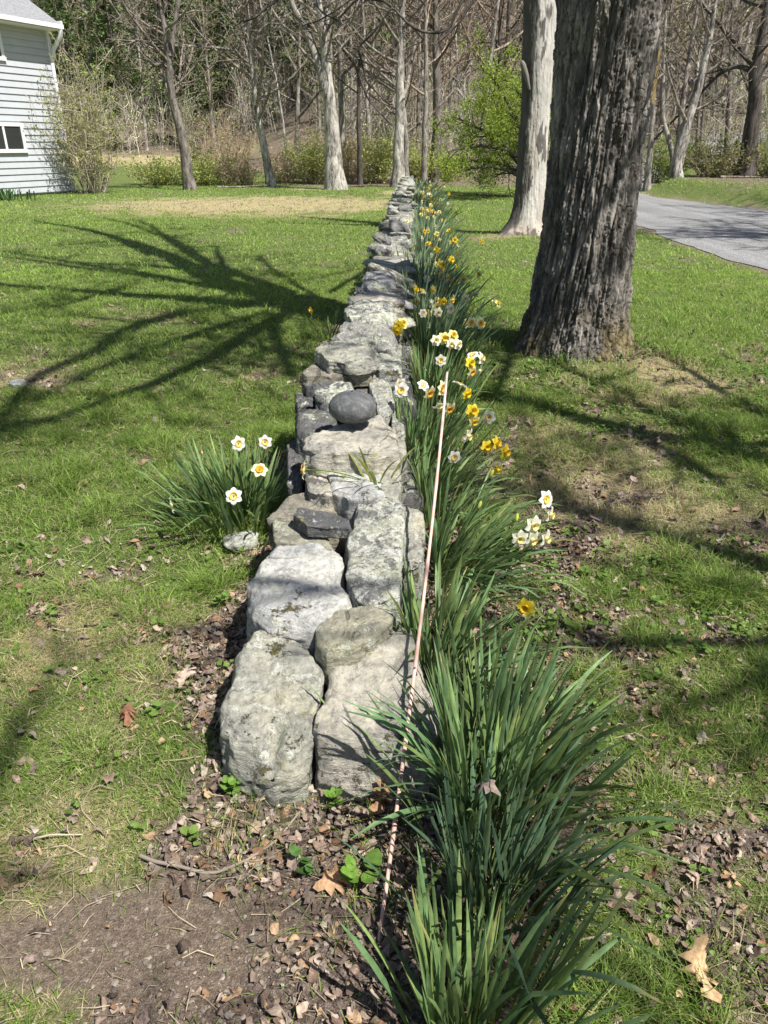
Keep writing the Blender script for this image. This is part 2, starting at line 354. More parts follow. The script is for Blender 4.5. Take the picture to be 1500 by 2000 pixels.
# ------------------------------------------------------------------ grass, litter, ground cover (uncountable)
def frustum_pts(n, y0, y1, widen=1.25, pad=.4):
    y = np.sqrt(rng.uniform((y0 + .6) ** 2, (y1 + .6) ** 2, n)) - .6
    hw = .517 * (y * .9 + .71) * widen + pad
    return rng.uniform(-1, 1, n) * hw, y
def off_features(x, y):
    rd = np.abs(x - roadx(y)) - roadhw(y); dx = np.abs(x - wx(y))
    ok = (rd > -.12 + .25 * rng.random(len(x)) ** 3) & ((dx > .27) | (y < 1.53) | (y > 29.5))
    ok &= np.hypot(x - 1.6, y - 6.3) > .48
    ok &= np.hypot(x - 2.85, y - 15.6) > .42
    return ok
def blades(name, n, y0, y1, hgt, wid, seglean=.6):
    x, y = frustum_pts(n, y0, y1, 1.25, 1.2)
    lit, straw, dirt, wood = masks(x, y)
    keep = off_features(x, y) & (rng.random(n) > np.clip(lit * .86 + dirt * .95 + wood * .8, 0, .97))
    keep &= ~((x < -11.6 - (y - 31) * -.45) & (y > 20) & (x < -12.0 - (31 - y) * .42 + .1))
    x, y, straw = x[keep], y[keep], straw[keep]; k = len(x)
    z = height(x, y)
    cl = n2(x, y, 3.0, 61, 3); lush = n2(x, y, .8, 62, 3)
    tuft = sstep(.58, .74, n2(x, y, 5.5, 63, 2)); h = hgt * (.35 + 1.0 * rng.random(k)) * (.3 + 1.1 * cl + 1.5 * tuft * sstep(12, 7, y)); ang = rng.random(k) * 2 * np.pi; ln = h * seglean * (.3 + 1.2 * rng.random(k))
    dry = rng.random(k) < (.14 + .76 * straw)
    h = np.where(dry, h * .7, h)
    w = wid * (.6 + .8 * rng.random(k)); fa = ang + np.pi / 2 + rng.normal(0, .5, k)
    cx, cy = np.cos(fa) * w / 2, np.sin(fa) * w / 2; lx, ly = np.cos(ang) * ln, np.sin(ang) * ln
    P = np.stack([x, y, z - .004], -1)
    up = np.stack([lx * .35, ly * .35, h * .6], -1); tip = np.stack([lx, ly, h * np.where(dry, .6, .93)], -1); s = np.stack([cx, cy, 0 * cx], -1)
    V = np.stack([P - s, P + s, P + up - s * .8, P + up + s * .8, P + tip], 1)
    b = np.arange(k)[:, None] * 5
    Q = b + np.array([[0, 1, 3, 2]]); T = b + np.array([[2, 3, 4]])
    t = rng.random((k, 1)); u = rng.random((k, 1)); L = lush[:, None]
    g = np.array([[.12, .225, .03]]) * (1 - t) + np.array([[.41, .56, .13]]) * t
    g = g * (.75 + .5 * u) * (.75 + .5 * L) * (.80 + .30 * sstep(4, 12, y))[:, None]
    d = (np.array([[.48, .41, .22]]) * (1 - t) + np.array([[.72, .64, .41]]) * t) * (.7 + .5 * u)
    C = np.repeat(np.where(dry[:, None], d, g)[:, None, :], 5, 1)
    return V.reshape(-1, 3), Q.reshape(-1, 4), T.reshape(-1, 3), C.reshape(-1, 3)
a = Acc()
for args in ((240000, .55, 2.6, .028, .0025, 1.5), (260000, 2.4, 5.2, .036, .0036, 1.4), (225000, 5, 11, .042, .006, 1.2), (130000, 10.5, 22, .05, .012, 1.1), (80000, 21, 42, .06, .024, 1.1)):
    a.add(*blades('g', *args))
tag(a.build('grass', M['grass'], smooth=False), kind='stuff')

def leafshape(kind):
    r0 = np.random.default_rng(kind + 40); n = 9 + kind % 4
    th = (np.arange(n) + r0.uniform(-.3, .3, n)) / n * 2 * np.pi; r = r0.uniform(.55, 1.0, n); r[r0.integers(n)] *= .5
    return np.stack([np.cos(th) * r, np.sin(th) * r * r0.uniform(.45, .85)], -1)
SH = [leafshape(k) for k in range(10)]
LITC = np.array([(.42, .315, .245), (.33, .235, .18), (.52, .41, .32), (.24, .165, .125), (.36, .22, .13), (.46, .40, .33), (.31, .235, .19), (.15, .11, .085), (.48, .33, .2), (.48, .385, .315), (.28, .21, .175), (.39, .30, .24)])
def crumple(sh, size, c, p, rr):
    n = len(sh); V = np.zeros((2 * n + 1, 3)); V[:n, :2] = sh * size * .55; V[n:2 * n, :2] = sh * size
    x, y = V[:, 0] / size, V[:, 1] / size
    a1, a2, ph = rr.normal(0, .5), rr.normal(0, .7), rr.random() * 6
    V[:, 2] = size * (a1 * x * x + a2 * y * y + .16 * np.sin(4 * x + ph) * np.cos(4 * y + ph) + np.where(np.arange(2 * n + 1) < n, 0, rr.normal(0, .07, 2 * n + 1)))
    tz, tx, ty = rr.random() * 6.28, rr.normal(0, .42), rr.normal(0, .42)
    Mx = np.array(Matrix.Rotation(tz, 3, 'Z') @ Matrix.Rotation(tx, 3, 'X') @ Matrix.Rotation(ty, 3, 'Y'))
    V = V @ Mx.T; V[:, 2] += max(.002, -V[:, 2].min() * .7); V += p
    j = np.arange(n); k = (j + 1) % n
    return V, np.stack([j, j + n, k + n, k], -1), np.stack([j, k, np.full(n, 2 * n)], -1), c
a = Acc()
def scatter_litter(n, y0, y1, smin, smax):
    x, y = frustum_pts(n, y0, y1, 1.2, .7)
    lit, straw, dirt, wood = masks(x, y)
    keep = off_features(x, y) & (rng.random(n) < (1 - .9 * dirt) * np.clip(lit * 1.0 + np.where(x > wx(y), .17, .06) * sstep(7, 3.5, y) + .02 + .05 * dirt, 0, 1)); x, y = x[keep], y[keep]; z = height(x, y)
    for i in range(len(x)):
        s = smin + (smax - smin) * rng.random() ** 2.2; c = LITC[rng.integers(len(LITC))] * (.35 + .65 * rng.random())
        a.add(*crumple(SH[rng.integers(10)], s, c, (x[i], y[i], z[i] + rng.random() * .012), rng))
scatter_litter(55000, .6, 3.0, .003, .027)
scatter_litter(28000, 2.9, 7.5, .010, .040)
scatter_litter(4500, 6.5, 14, .016, .045)
tag(a.build('leaf_litter', M['litter'], smooth=False), kind='stuff')

# ground cover: little round-leaved weeds and clover in the thin grass
a = Acc()
def roundleaf(p, s, az, tilt, c):
    th = np.arange(8) / 8 * 2 * np.pi; V = np.stack([np.cos(th) * s * (1 + .15 * np.cos(th)), np.sin(th) * s * .8, .1 * s * np.cos(2 * th)], -1)
    Mx = np.array(Matrix.Rotation(az, 3, 'Z') @ Matrix.Rotation(tilt, 3, 'Y')); V = np.vstack([V, [(0, 0, -.12 * s)]]) + np.array([s * .9, 0, 0])
    V = V @ Mx.T + p; j = np.arange(8); a.add(V, None, np.stack([j, (j + 1) % 8, np.full(8, 8)], -1), c)
x, y = frustum_pts(4200, .6, 6.5, 1.15, .2); lit, straw, dirt, wood = masks(x, y)
cl = n2(x, y, 1.8, 77, 3); side = np.where(x > wx(y) + .45, 1.0, .45)
keep = off_features(x, y) & (rng.random(len(x)) < side * sstep(.4, .62, cl) * (1 - dirt)); x, y = x[keep], y[keep]; z = height(x, y)
for i in range(len(x)):
    k = rng.integers(3, 8); s0 = rng.uniform(.006, .016)
    for q in range(k):
        t = rng.random(); c = (np.array([.09, .17, .03]) * (1 - t) + np.array([.2, .3, .07]) * t) * rng.uniform(.8, 1.2)
        roundleaf((x[i] + rng.normal(0, .016), y[i] + rng.normal(0, .016), z[i] + rng.uniform(.008, .035)), s0 * rng.uniform(.6, 1.2), rng.random() * 6.28, rng.normal(-.25, .3), c)
tag(a.build('ground_cover', M['weed'], smooth=False), kind='stuff')
# dry stalks and twig bits lying in the thatch
a = Acc(); x, y = frustum_pts(2600, .6, 5.5, 1.1, .1); keep = off_features(x, y); x, y = x[keep], y[keep]; z = height(x, y)
for i in range(len(x)):
    L = rng.uniform(.02, .13) ** 1.0; az = rng.random() * 6.28; q = rng.normal(0, .25)
    P = [(x[i], y[i], z[i] + .006), (x[i] + L * .5 * math.cos(az), y[i] + L * .5 * math.sin(az), z[i] + .012 + rng.random() * .012), (x[i] + L * math.cos(az + q), y[i] + L * math.sin(az + q), z[i] + .006)]
    a.tube(P, rng.uniform(.0006, .0016), 3, np.array([.42, .35, .24]) * rng.uniform(.5, 1.25), False)
tag(a.build('dry_thatch', M['twig'], smooth=False), kind='stuff')

a = Acc(); x = np.concatenate([rng.normal(-.62, .34, 1500), frustum_pts(1400, .6, 4, 1.1, .1)[0]]); y = np.concatenate([rng.normal(1.06, .16, 1500), rng.uniform(.7, 3, 1400)])
keep = off_features(x, y); x, y = x[keep], y[keep]; z = height(x, y)
OCT = np.array([(1,0,0),(0,1,0),(-1,0,0),(0,-1,0),(0,0,.7),(0,0,-.7),(.6,.6,.3),(-.6,.55,.35),(-.5,-.6,.3),(.55,-.6,.3)])
TRI = [(6,1,4),(0,6,4),(1,7,4),(7,2,4),(2,8,4),(8,3,4),(3,9,4),(9,0,4),(0,1,6),(1,2,7),(2,3,8),(3,0,9),(1,0,5),(2,1,5),(3,2,5),(0,3,5)]
for i in range(len(x)):
    r = .0014 + .007 * rng.random() ** 7; c = np.array([.22, .185, .155]) * rng.uniform(.4, 1.5); Mx = np.array(Matrix.Rotation(rng.random() * 6.28, 3, 'Z'))
    a.add((OCT * (1 + .3 * rng.random((10, 1))) * r * [1, rng.uniform(.6, 1), .7]) @ Mx.T + [x[i], y[i], z[i] + r * .3], None, TRI, c)
tag(a.build('pebbles', M['twig'], smooth=False), kind='stuff')

# ------------------------------------------------------------------ stone wall
def rock_dirs(nu, nv):
    th = np.arange(nu) / nu * 2 * np.pi; ph = (np.arange(nv) + .5) / nv * np.pi
    T, Pm = np.meshgrid(th, ph); return np.stack([np.sin(Pm) * np.cos(T), np.sin(Pm) * np.sin(T), np.cos(Pm)], -1)
def rock(acc, c, size, rot, seed, col, nu=30, nv=20, planes=11, flat=True, rough=.05):
    rr = np.random.default_rng(seed); D = rock_dirs(nu, nv)
    N = rr.normal(size=(planes, 3)); N /= np.linalg.norm(N, axis=1)[:, None]; dist = rr.uniform(.72, 1.0, planes)
    if flat: N = np.vstack([N * [1, 1, .35], [(0, 0, 1), (0, 0, -1), (.12, .15, 1), (1, .3, 0), (-1, .2, 0), (.2, 1, 0), (-.2, -1, 0)]]); dist = np.append(dist, [.55, .55, .6, .9, .9, .85, .85])
    N /= np.linalg.norm(N, axis=1)[:, None]
    dot = np.maximum(D @ N.T, 1e-3); r = (np.sum((dot / dist) ** 28, -1)) ** (-1 / 28)
    r = np.minimum(r, 1.05); P = D * r[..., None]
    P = P * (1 + rough * 2.6 * (fbm(P * 2.4 + seed * 1.7, 3, seed)[..., None] - .5)) + D * (rough * 1.5 * (fbm(P * 7 + seed, 3, seed + 3)[..., None] - .5))
    ext = np.ptp(P.reshape(-1, 3), axis=0); P = P * (np.asarray(size) / ext)
    P = P.reshape(-1, 3) @ np.array(rot.to_3x3()).T + np.asarray(c)
    top = P.reshape(nv, nu, 3)[0].mean(0); bot = P.reshape(nv, nu, 3)[-1].mean(0)
    i = np.arange(nv - 1)[:, None] * nu; j = np.arange(nu)[None]; k = (j + 1) % nu
    Q = np.stack([i + j, i + nu + j, i + nu + k, i + k], -1).reshape(-1, 4); n = nu * nv
    T = [(n, q, (q + 1) % nu) for q in range(nu)] + [(n + 1, (nv - 1) * nu + (q + 1) % nu, (nv - 1) * nu + q) for q in range(nu)]
    acc.add(np.vstack([P, top[None], bot[None]]), Q, T, col)
def slab(acc, outline, z_back, z_front, zbot, seed, col, flare=(0, 0), grow=1.03, edge=.10, bumps=.03, nb=150, ridge=None, tiltx=0):
    """a stone whose upper outline follows OUTLINE (photo pixels) at heights z_back..z_front, with rounded shoulders and sides down to ZBOT"""
    pts = np.array(outline, float); y0, y1 = pts[:, 1].min(), pts[:, 1].max(); xc = pts[:, 0].mean(); xr = np.ptp(pts[:, 0]) / 2
    W3 = []
    for px, py in pts:
        z = z_back + (z_front - z_back) * (py - y0) / (y1 - y0 + 1e-6) + tiltx * (px - xc) / xr
        W3.append(at_z(px, py, z))
    W3 = np.array(W3); cl = np.vstack([W3, W3[:1]]); seg = np.linalg.norm(np.diff(cl, axis=0), axis=1); s = np.concatenate([[0], np.cumsum(seg)])
    t = np.linspace(0, s[-1], nb, endpoint=False); B = np.stack([np.interp(t, s, cl[:, k]) for k in range(3)], -1)
    for _ in range(1): B = (np.roll(B, 1, 0) + 2 * B + np.roll(B, -1, 0)) / 4
    rr = np.random.default_rng(seed)
    jit = fbm(B * 16 + seed, 4, seed, .6) - .5; ctr = B.mean(0); B = B + (B - ctr) * (jit * .20)[:, None] * [1, 1, .0]
    ext = np.linalg.norm(B[:, :2] - ctr[:2], axis=1).mean(); d = edge * .6 * ext / .25
    sh = min(.22, 2.0 * d / ext); ev = .25 + 1.7 * sstep(.3, .72, fbm(B * 7 + seed * 2, 3, seed + 30)); prof = []
    for u in np.concatenate([np.linspace(.04, .70, 18), np.linspace(.73, 1, 16)]):
        prof.append((u, -d * .6 * max(0, (u - (1 - sh)) / sh) ** 2.0, 0))
    hs = np.linspace(0, 1, 22)[1:]
    for hh in hs: prof.append((1 + (grow - 1) * hh + .02 * math.sin(hh * 3.1), -d * .6, hh))
    G = []
    for r, drop, hh in prof:
        base = ctr + (B - ctr) * np.array([r, r, r if r < 1 else 1]); P = base.copy(); P[:, 2] += drop * ev
        if hh > 0:
            P[:, 2] = (B[:, 2] - d * .6 * ev) * (1 - hh) + zbot * hh; P[:, 0] += flare[0] * hh; P[:, 1] += flare[1] * hh
        G.append(P)
    G = np.array(G); nr = len(G); flat = G.reshape(-1, 3)
    lo = fbm(flat * 5 + seed * 3.1, 3, seed) - .5; mi = fbm(flat * [17, 17, 30] + seed, 4, seed + 5) - .5; hi = fbm(flat * 60 + seed, 3, seed + 8) - .5
    # ledges: terraced strata
    tr = fbm(flat * [6, 9, 6] + seed * 2.2, 3, seed + 11); ter = (np.floor(tr * 9) + sstep(.75, 1, (tr * 9) % 1)) / 9 - .5
    cell = np.abs(fbm(flat * [8, 8, 14] + seed * 1.3, 2, seed + 20) - .5); crk = -np.exp(-(cell / .012) ** 2) * sstep(.5, .62, fbm(flat * 3 + seed, 2, seed + 21))
    disp = bumps * (.35 * lo + .75 * mi + .42 * hi + 1.4 * ter + .45 * crk)
    nrm = np.zeros_like(flat); isT = np.repeat(np.array([p[2] == 0 for p in prof]), nb); nrm[isT] = (0, 0, 1)
    out = flat - ctr; out[:, 2] = 0; out /= np.linalg.norm(out, axis=1)[:, None] + 1e-9; nrm[~isT] = out[~isT]
    flat = flat + nrm * disp[:, None]
    if ridge: flat = ridge(flat)
    i = np.arange(nr - 1)[:, None] * nb; j = np.arange(nb)[None]; k = (j + 1) % nb
    Q = np.stack([i + j, i + nb + j, i + nb + k, i + k], -1).reshape(-1, 4)
    top = flat[:nb].mean(0); n = len(flat); bot = flat[-nb:].mean(0)
    T = [(n, q, (q + 1) % nb) for q in range(nb)] + [(n + 1, (nr - 1) * nb + (q + 1) % nb, (nr - 1) * nb + q) for q in range(nb)]
    acc.add(np.vstack([flat, top[None], bot[None]]), Q, T, col)

wall = empty('stone_wall', (float(wx(1.5)), 1.5, 0), 'long dry stacked wall of lichen spotted grey stones running to the trees', 'stone wall')
def wall_part(acc, label=None, name='stone'):
    o = acc.build(name, M['stone'], wall); o.matrix_parent_inverse = Matrix.Translation(wall.location).inverted()
    if label: o['label'] = label
    return o
G1 = (.37, .365, .315, .52); G2 = (.44, .415, .36, .2); WH = (.50, .50, .48, .34); DK = (.13, .13, .132, .45); BR = (.30, .275, .22, .35); LG = (.20, .20, .195, .85); GN = (.35, .335, .26, .5)
SL = [
 (dict(outline=[(490,1212),(545,1222),(600,1243),(634,1285),(629,1340),(617,1400),(604,1450),(592,1490),(540,1502),(470,1465),(432,1425),(434,1375),(443,1320),(462,1250)], z_back=.25, z_front=.13, zbot=-.04, flare=(0,-.02), grow=1.02, edge=.17, bumps=.034), G1, 'big greenish grey end stone with rounded shoulders and a dark gouge'),
 (dict(outline=[(645,1275),(700,1260),(768,1228),(800,1232),(830,1310),(864,1395),(855,1425),(790,1445),(700,1440),(622,1432),(610,1412),(633,1360)], z_back=.25, z_front=.17, zbot=-.04, flare=(0,-.06), grow=1.02, edge=.07, bumps=.026), G2, 'big flat tan end stone under the leaves'),
 (dict(outline=[(614,1215),(648,1190),(745,1170),(770,1195),(762,1218),(702,1258),(640,1270),(620,1252)], z_back=.30, z_front=.275, zbot=.08, edge=.06, bumps=.02), GN, 'small olive grey stone with a mossy end'),
 (dict(outline=[(532,1052),(600,1043),(640,1058),(669,1080),(673,1120),(693,1178),(668,1214),(600,1226),(530,1216),(489,1182),(484,1140),(500,1090)], z_back=.31, z_front=.285, zbot=.02, edge=.08, bumps=.024), WH, 'pale whitish flat stone with moss patches'),
 (dict(outline=[(692,972),(742,953),(786,962),(792,1000),(788,1080),(778,1150),(742,1173),(702,1162),(676,1120),(680,1040)], z_back=.37, z_front=.32, zbot=.08, edge=.08, bumps=.028), LG, 'long dark slab crusted with pale lichen'),
 (dict(outline=[(782,985),(826,998),(832,1050),(818,1100),(788,1112)], z_back=.34, z_front=.30, zbot=0, edge=.06), G1, None),
 (dict(outline=[(534,1014),(580,1020),(642,1050),(652,1072),(600,1064),(535,1056)], z_back=.31, z_front=.29, zbot=.05, edge=.04, bumps=.012), GN, 'thin greenish wedge of stone'),
 (dict(outline=[(572,1004),(582,990),(640,998),(682,1014),(685,1032),(640,1030),(600,1026)], z_back=.37, z_front=.355, zbot=.31, edge=.03, bumps=.01), DK, 'narrow dark slate slab'),
 (dict(outline=[(519,1010),(560,965),(602,956),(645,968),(657,998),(620,1003),(560,1014)], z_back=.345, z_front=.31, zbot=.05, edge=.07), BR, 'tilted brownish stone'),
 (dict(outline=[(594,926),(615,913),(642,930),(650,966),(605,958)], z_back=.40, z_front=.38, zbot=.1, edge=.06), G2, None),
 (dict(outline=[(640,914),(700,904),(742,918),(750,962),(690,972),(645,952)], z_back=.41, z_front=.385, zbot=.1, edge=.06, bumps=.016), WH, None),
 (dict(outline=[(735,905),(775,890),(785,940),(775,975),(745,965)], z_back=.41, z_front=.37, zbot=.1, edge=.06, bumps=.016), G1, None),
 (dict(outline=[(590,868),(600,845),(650,828),(745,806),(768,828),(774,872),(740,884),(700,880),(620,878)], z_back=.50, z_front=.49, zbot=.36, edge=.04, bumps=.022, flare=(0,-.02)), G2, 'wide flat topped block with a yellowish front face'),
 (dict(outline=[(560,870),(590,850),(600,900),(590,950),(560,945)], z_back=.36, z_front=.30, zbot=.0, edge=.06), DK, None),
 (dict(outline=[(765,800),(790,830),(795,880),(775,900),(765,850)], z_back=.45, z_front=.42, zbot=.1, edge=.06), G1, None),
 (dict(outline=[(577,800),(630,790),(652,800),(655,828),(605,852),(580,838)], z_back=.47, z_front=.44, zbot=.1, edge=.09, bumps=.03), DK, None),
 (dict(outline=[(718,722),(758,738),(772,780),(742,808),(725,770)], z_back=.53, z_front=.49, zbot=.15, edge=.09, bumps=.035), (.36, .355, .33, .7), 'knobbly pale lichen covered stone right of the boulder'),
 (dict(outline=[(640,742),(700,735),(735,760),(735,800),(690,815),(640,800),(615,780)], z_back=.49, z_front=.48, zbot=.2, edge=.05), DK, None),
 (dict(outline=[(612,742),(650,736),(686,740),(688,765),(640,778),(617,772)], z_back=.53, z_front=.51, zbot=.2, edge=.08, bumps=.03), LG, None),
 (dict(outline=[(575,762),(600,757),(612,768),(611,785),(580,790)], z_back=.50, z_front=.48, zbot=.3, edge=.08), DK, None),
 (dict(outline=[(592,722),(618,706),(660,712),(722,716),(724,728),(680,732),(600,734)], z_back=.575, z_front=.565, zbot=.50, edge=.04, bumps=.018), BR, 'thin layered slab under the long rounded stone'),
 (dict(outline=[(590,742),(620,735),(650,740),(640,760),(600,762)], z_back=.53, z_front=.52, zbot=.3, edge=.05), DK, None),
 (dict(outline=[(618,680),(632,664),(675,664),(715,670),(737,688),(732,698),(690,704),(640,698)], z_back=.655, z_front=.645, zbot=.57, edge=.10, bumps=.03), G1, 'long rounded grey stone near the top of the wall'),
 (dict(outline=[(720,670),(762,668),(782,700),(786,722),(742,722),(722,705)], z_back=.57, z_front=.55, zbot=.45, edge=.07, bumps=.025), LG, None),
 (dict(outline=[(642,652),(668,622),(720,616),(750,630),(772,650),(768,682),(720,672),(660,668)], z_back=.62, z_front=.60, zbot=.3, edge=.12, bumps=.055), (.33, .325, .305, .6), None),
 (dict(outline=[(672,600),(700,578),(740,584),(772,592),(780,616),(740,624),(690,622)], z_back=.64, z_front=.62, zbot=.3, edge=.10, bumps=.045), LG, None),
 (dict(outline=[(680,580),(720,566),(775,570),(792,586),(760,592),(700,590)], z_back=.62, z_front=.60, zbot=.35, edge=.06, bumps=.025), G2, None),
 (dict(outline=[(702,562),(730,552),(790,556),(795,570),(740,574),(705,572)], z_back=.6, z_front=.59, zbot=.3, edge=.05, bumps=.02), DK, None),
 (dict(outline=[(704,548),(714,530),(738,524),(764,530),(776,548),(750,558),(720,558)], z_back=.68, z_front=.64, zbot=.4, edge=.16, bumps=.02), (.24, .245, .26), 'rounded blue grey stone'),
]
def gouge(P):
    g = at_z(535, 1400, .2); g2 = at_z(520, 1490, .2); d = np.array(g2 - g)[:2]; L = np.linalg.norm(d); d /= L
    r = P[:, :2] - np.array(g)[:2]; t = np.clip(r @ d, 0, L); q = np.linalg.norm(r - t[:, None] * d, axis=1)
    P = P.copy(); P[:, 2] -= .03 * np.exp(-(q / .022) ** 2) * (P[:, 2] > .1); return P
for i, (kw, col, lab) in enumerate(SL):
    acc = Acc(); slab(acc, seed=11 + i * 3, col=col, ridge=gouge if i == 0 else None, **kw); wall_part(acc, lab)
# procedural run of the wall: top stones as parts, body and far stones together
rest = Acc(); rr = np.random.default_rng(5); count = len(SL)
CT = [G1, (.33, .325, .31, .6), LG, (.29, .28, .255, .5), (.3, .3, .285, .5), (.36, .355, .34, .7), (.18, .18, .18, .6), (.35, .335, .30, .5), G1, LG]
y = 1.75
while y < 5.6:                                       # the body under the near stones, near black to put shade into gaps
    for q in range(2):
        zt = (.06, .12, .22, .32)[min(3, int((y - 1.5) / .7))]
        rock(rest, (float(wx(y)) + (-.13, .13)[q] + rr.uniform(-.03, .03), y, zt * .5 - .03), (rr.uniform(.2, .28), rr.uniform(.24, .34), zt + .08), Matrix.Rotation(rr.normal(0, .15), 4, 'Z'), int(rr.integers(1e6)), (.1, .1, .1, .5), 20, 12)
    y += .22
y = 5.35; 
while y < 29.6:
    st = rr.uniform(.13, .26) * (1 if y < 14 else 1.15)
    c = float(wx(y)) - .05; z0 = 0.0; tot = .56 + .07 * rr.normal() * .6
    for cr in range(3):                              # body courses, both faces, coloured darker so the gaps read shaded
        zc = .07 + .16 * cr
        for sgn in (-1, 1):
            rock(rest, (c + sgn * (.11 - .015 * cr) + rr.normal(0, .02), y + rr.normal(0, .04), zc), (rr.uniform(.24, .32), rr.uniform(.26, .42), rr.uniform(.15, .21)),
                 Matrix.Rotation(rr.normal(0, .25), 4, 'Z') @ Matrix.Rotation(rr.normal(0, .07), 4, 'X'), int(rr.integers(1e6)), tuple(np.array(CT[rr.integers(len(CT))]) * np.array([1, 1, 1, 0]) * rr.uniform(.6, 1) + [0, 0, 0, .6]), 16, 10)
    k = rr.integers(1, 3)
    for q in range(k):
        acc = Acc() if (count < 92) else rest
        w = rr.uniform(.34, .48) if k == 1 else rr.uniform(.20, .30)
        cx = c + (rr.normal(0, .05) if k == 1 else (-.11 + .22 * q / (k - 1)) + rr.normal(0, .03))
        rock(acc, (cx, y + rr.normal(0, .06), tot - .07 + rr.normal(0, .05)), (w, rr.uniform(.24, .46), rr.uniform(.05, .11)),
             Matrix.Rotation(rr.normal(0, .3), 4, 'Z') @ Matrix.Rotation(rr.normal(0, .19), 4, 'X') @ Matrix.Rotation(rr.normal(0, .15), 4, 'Y'), int(rr.integers(1e6)), tuple(np.array(CT[rr.integers(len(CT))]) * np.array([1, 1, 1, 0]) * rr.uniform(.6, 1.15) + [0, 0, 0, rr.uniform(.45, .8)]), 36 if y < 10 else 22, 22 if y < 10 else 14, rough=.08)
        if acc is not rest: wall_part(acc); count += 1
    y += st
o = wall_part(rest, 'lower courses and far run of stacked stones', 'stone_courses'); o['kind'] = 'stuff'
# loose things on and by the wall
n = NT('round_stone'); p = n.pos(); a1 = n.noise(p, 30, 6, .7); a2 = n.noise(p, 9, 5, .6)
c = n.mix(1, n.ramp(a2, [(.35, (.10, .105, .11)), (.65, (.155, .158, .158))]), n.ramp(a1, [(.3, .6), (.55, 1.05), (.68, 1.8)]), 'MULTIPLY'); n.base(c, .7); n.bump(n.math('ADD', a1, n.noise(p, 140, 4, .8)), .7, .008); M['boulder'] = n.m
acc = Acc(); P = at_z(688, 787, .60); D = rock_dirs(64, 40); rad = np.array([.104, .095, .070])
V = np.sign(D) * np.abs(D) ** .94 * rad * (1 + .10 * (fbm(D * 1.6, 3, 4)[..., None] - .5) + .035 * (fbm(D * 8, 3, 5)[..., None] - .5)); V[..., 2] *= np.where(V[..., 2] < 0, .92, 1)
V = V.reshape(-1, 3) + np.array([P.x, P.y, .580]); i = np.arange(39)[:, None] * 64; j = np.arange(64)[None]; k = (j + 1) % 64
acc.add(V, np.stack([i + j, i + 64 + j, i + 64 + k, i + k], -1).reshape(-1, 4))
tag(acc.build('boulder', M['boulder']), 'smooth round dark grey boulder resting on top of the stone wall', 'boulder')
acc = Acc(); rock(acc, tuple(at_z(470, 1058, .015)), (.17, .13, .05), Matrix.Rotation(.6, 4, 'Z'), 77, LG, 30, 18)
tag(acc.build('flat_stone', M['stone']), 'small flat grey stone lying in dead leaves below the left daffodil clump', 'stone')
acc = Acc(); rock(acc, tuple(at_z(35, 750, .02)), (.12, .2, .05), Matrix.Rotation(.3, 4, 'Z'), 78, WH, 24, 14)
tag(acc.build('lawn_stone', M['stone']), 'pale flat stone sunk in the lawn at the left edge under branch shadows', 'stone')

# ------------------------------------------------------------------ rod, twigs, big fallen leaves
acc = Acc(); b = at_z(740, 1838, .0); tip = at_Y(873, 728, 3.0); pts = [b + (tip - b) * t for t in np.linspace(-.015, 1, 40)]
for i, t in enumerate(np.linspace(0, 1, 40)): pts[i] = pts[i] + Vector((.012 * math.sin(t * 3.1), 0, .012 * math.sin(t * 3.1)))
rads = [.0052 + (.0012 if i in (5, 9, 14, 20, 27, 33) else 0) for i in range(40)]
cols = []
for i in range(40): cols += [np.array([.62, .40, .33]) * (1.15 if i > 8 else .95) * (.8 if i in (5, 9, 14, 20, 27, 33) else 1) if i < 34 else np.array([.62, .5, .46])] * 8
acc.tube(np.array(pts), rads, 8, (1, 1, 1)); acc.C[-1][:320, :3] = np.array(cols)
tag(acc.build('marker_rod', M['rod']), 'thin pinkish jointed rod leaning up from dead leaves across the wall end', 'rod')
def stick(pxs, r, lab, col=(.26, .22, .18)):
    acc = Acc(); P = np.array([at_z(x, y, .014 + .006 * (i % 2)) for i, (x, y) in enumerate(pxs)])
    t = np.linspace(0, len(P) - 1, 30); P = np.stack([np.interp(t, np.arange(len(P)), P[:, k]) for k in range(3)], -1)
    P[:, 2] += .006 * (fbm(P * 12, 2, 3) - .5) * 2; acc.tube(P, np.linspace(r, r * .5, 30), 6, col)
    tag(acc.build('twig', M['twig']), lab, 'twig')
stick([(275,1672),(305,1682),(350,1692),(400,1704),(425,1702),(480,1682),(540,1640),(585,1585)], .0055, 'long bent grey twig lying on dead leaves before the wall end')
stick([(60,1640),(100,1632),(160,1630)], .0035, 'short straight pale twig on thin grass at lower left', (.42, .36, .28))
stick([(1095,1845),(1150,1832),(1200,1820)], .004, 'straight tan twig on dead leaves right of the front leaves', (.5, .4, .3))
OAK = np.array([(1.0,0),(.8,.28),(.62,.16),(.5,.5),(.3,.24),(.1,.62),(-.1,.28),(-.35,.5),(-.5,.2),(-.8,.18),(-1.0,.02),(-.8,-.2),(-.5,-.22),(-.35,-.52),(-.1,-.28),(.12,-.6),(.3,-.22),(.5,-.46),(.62,-.15),(.8,-.3)])
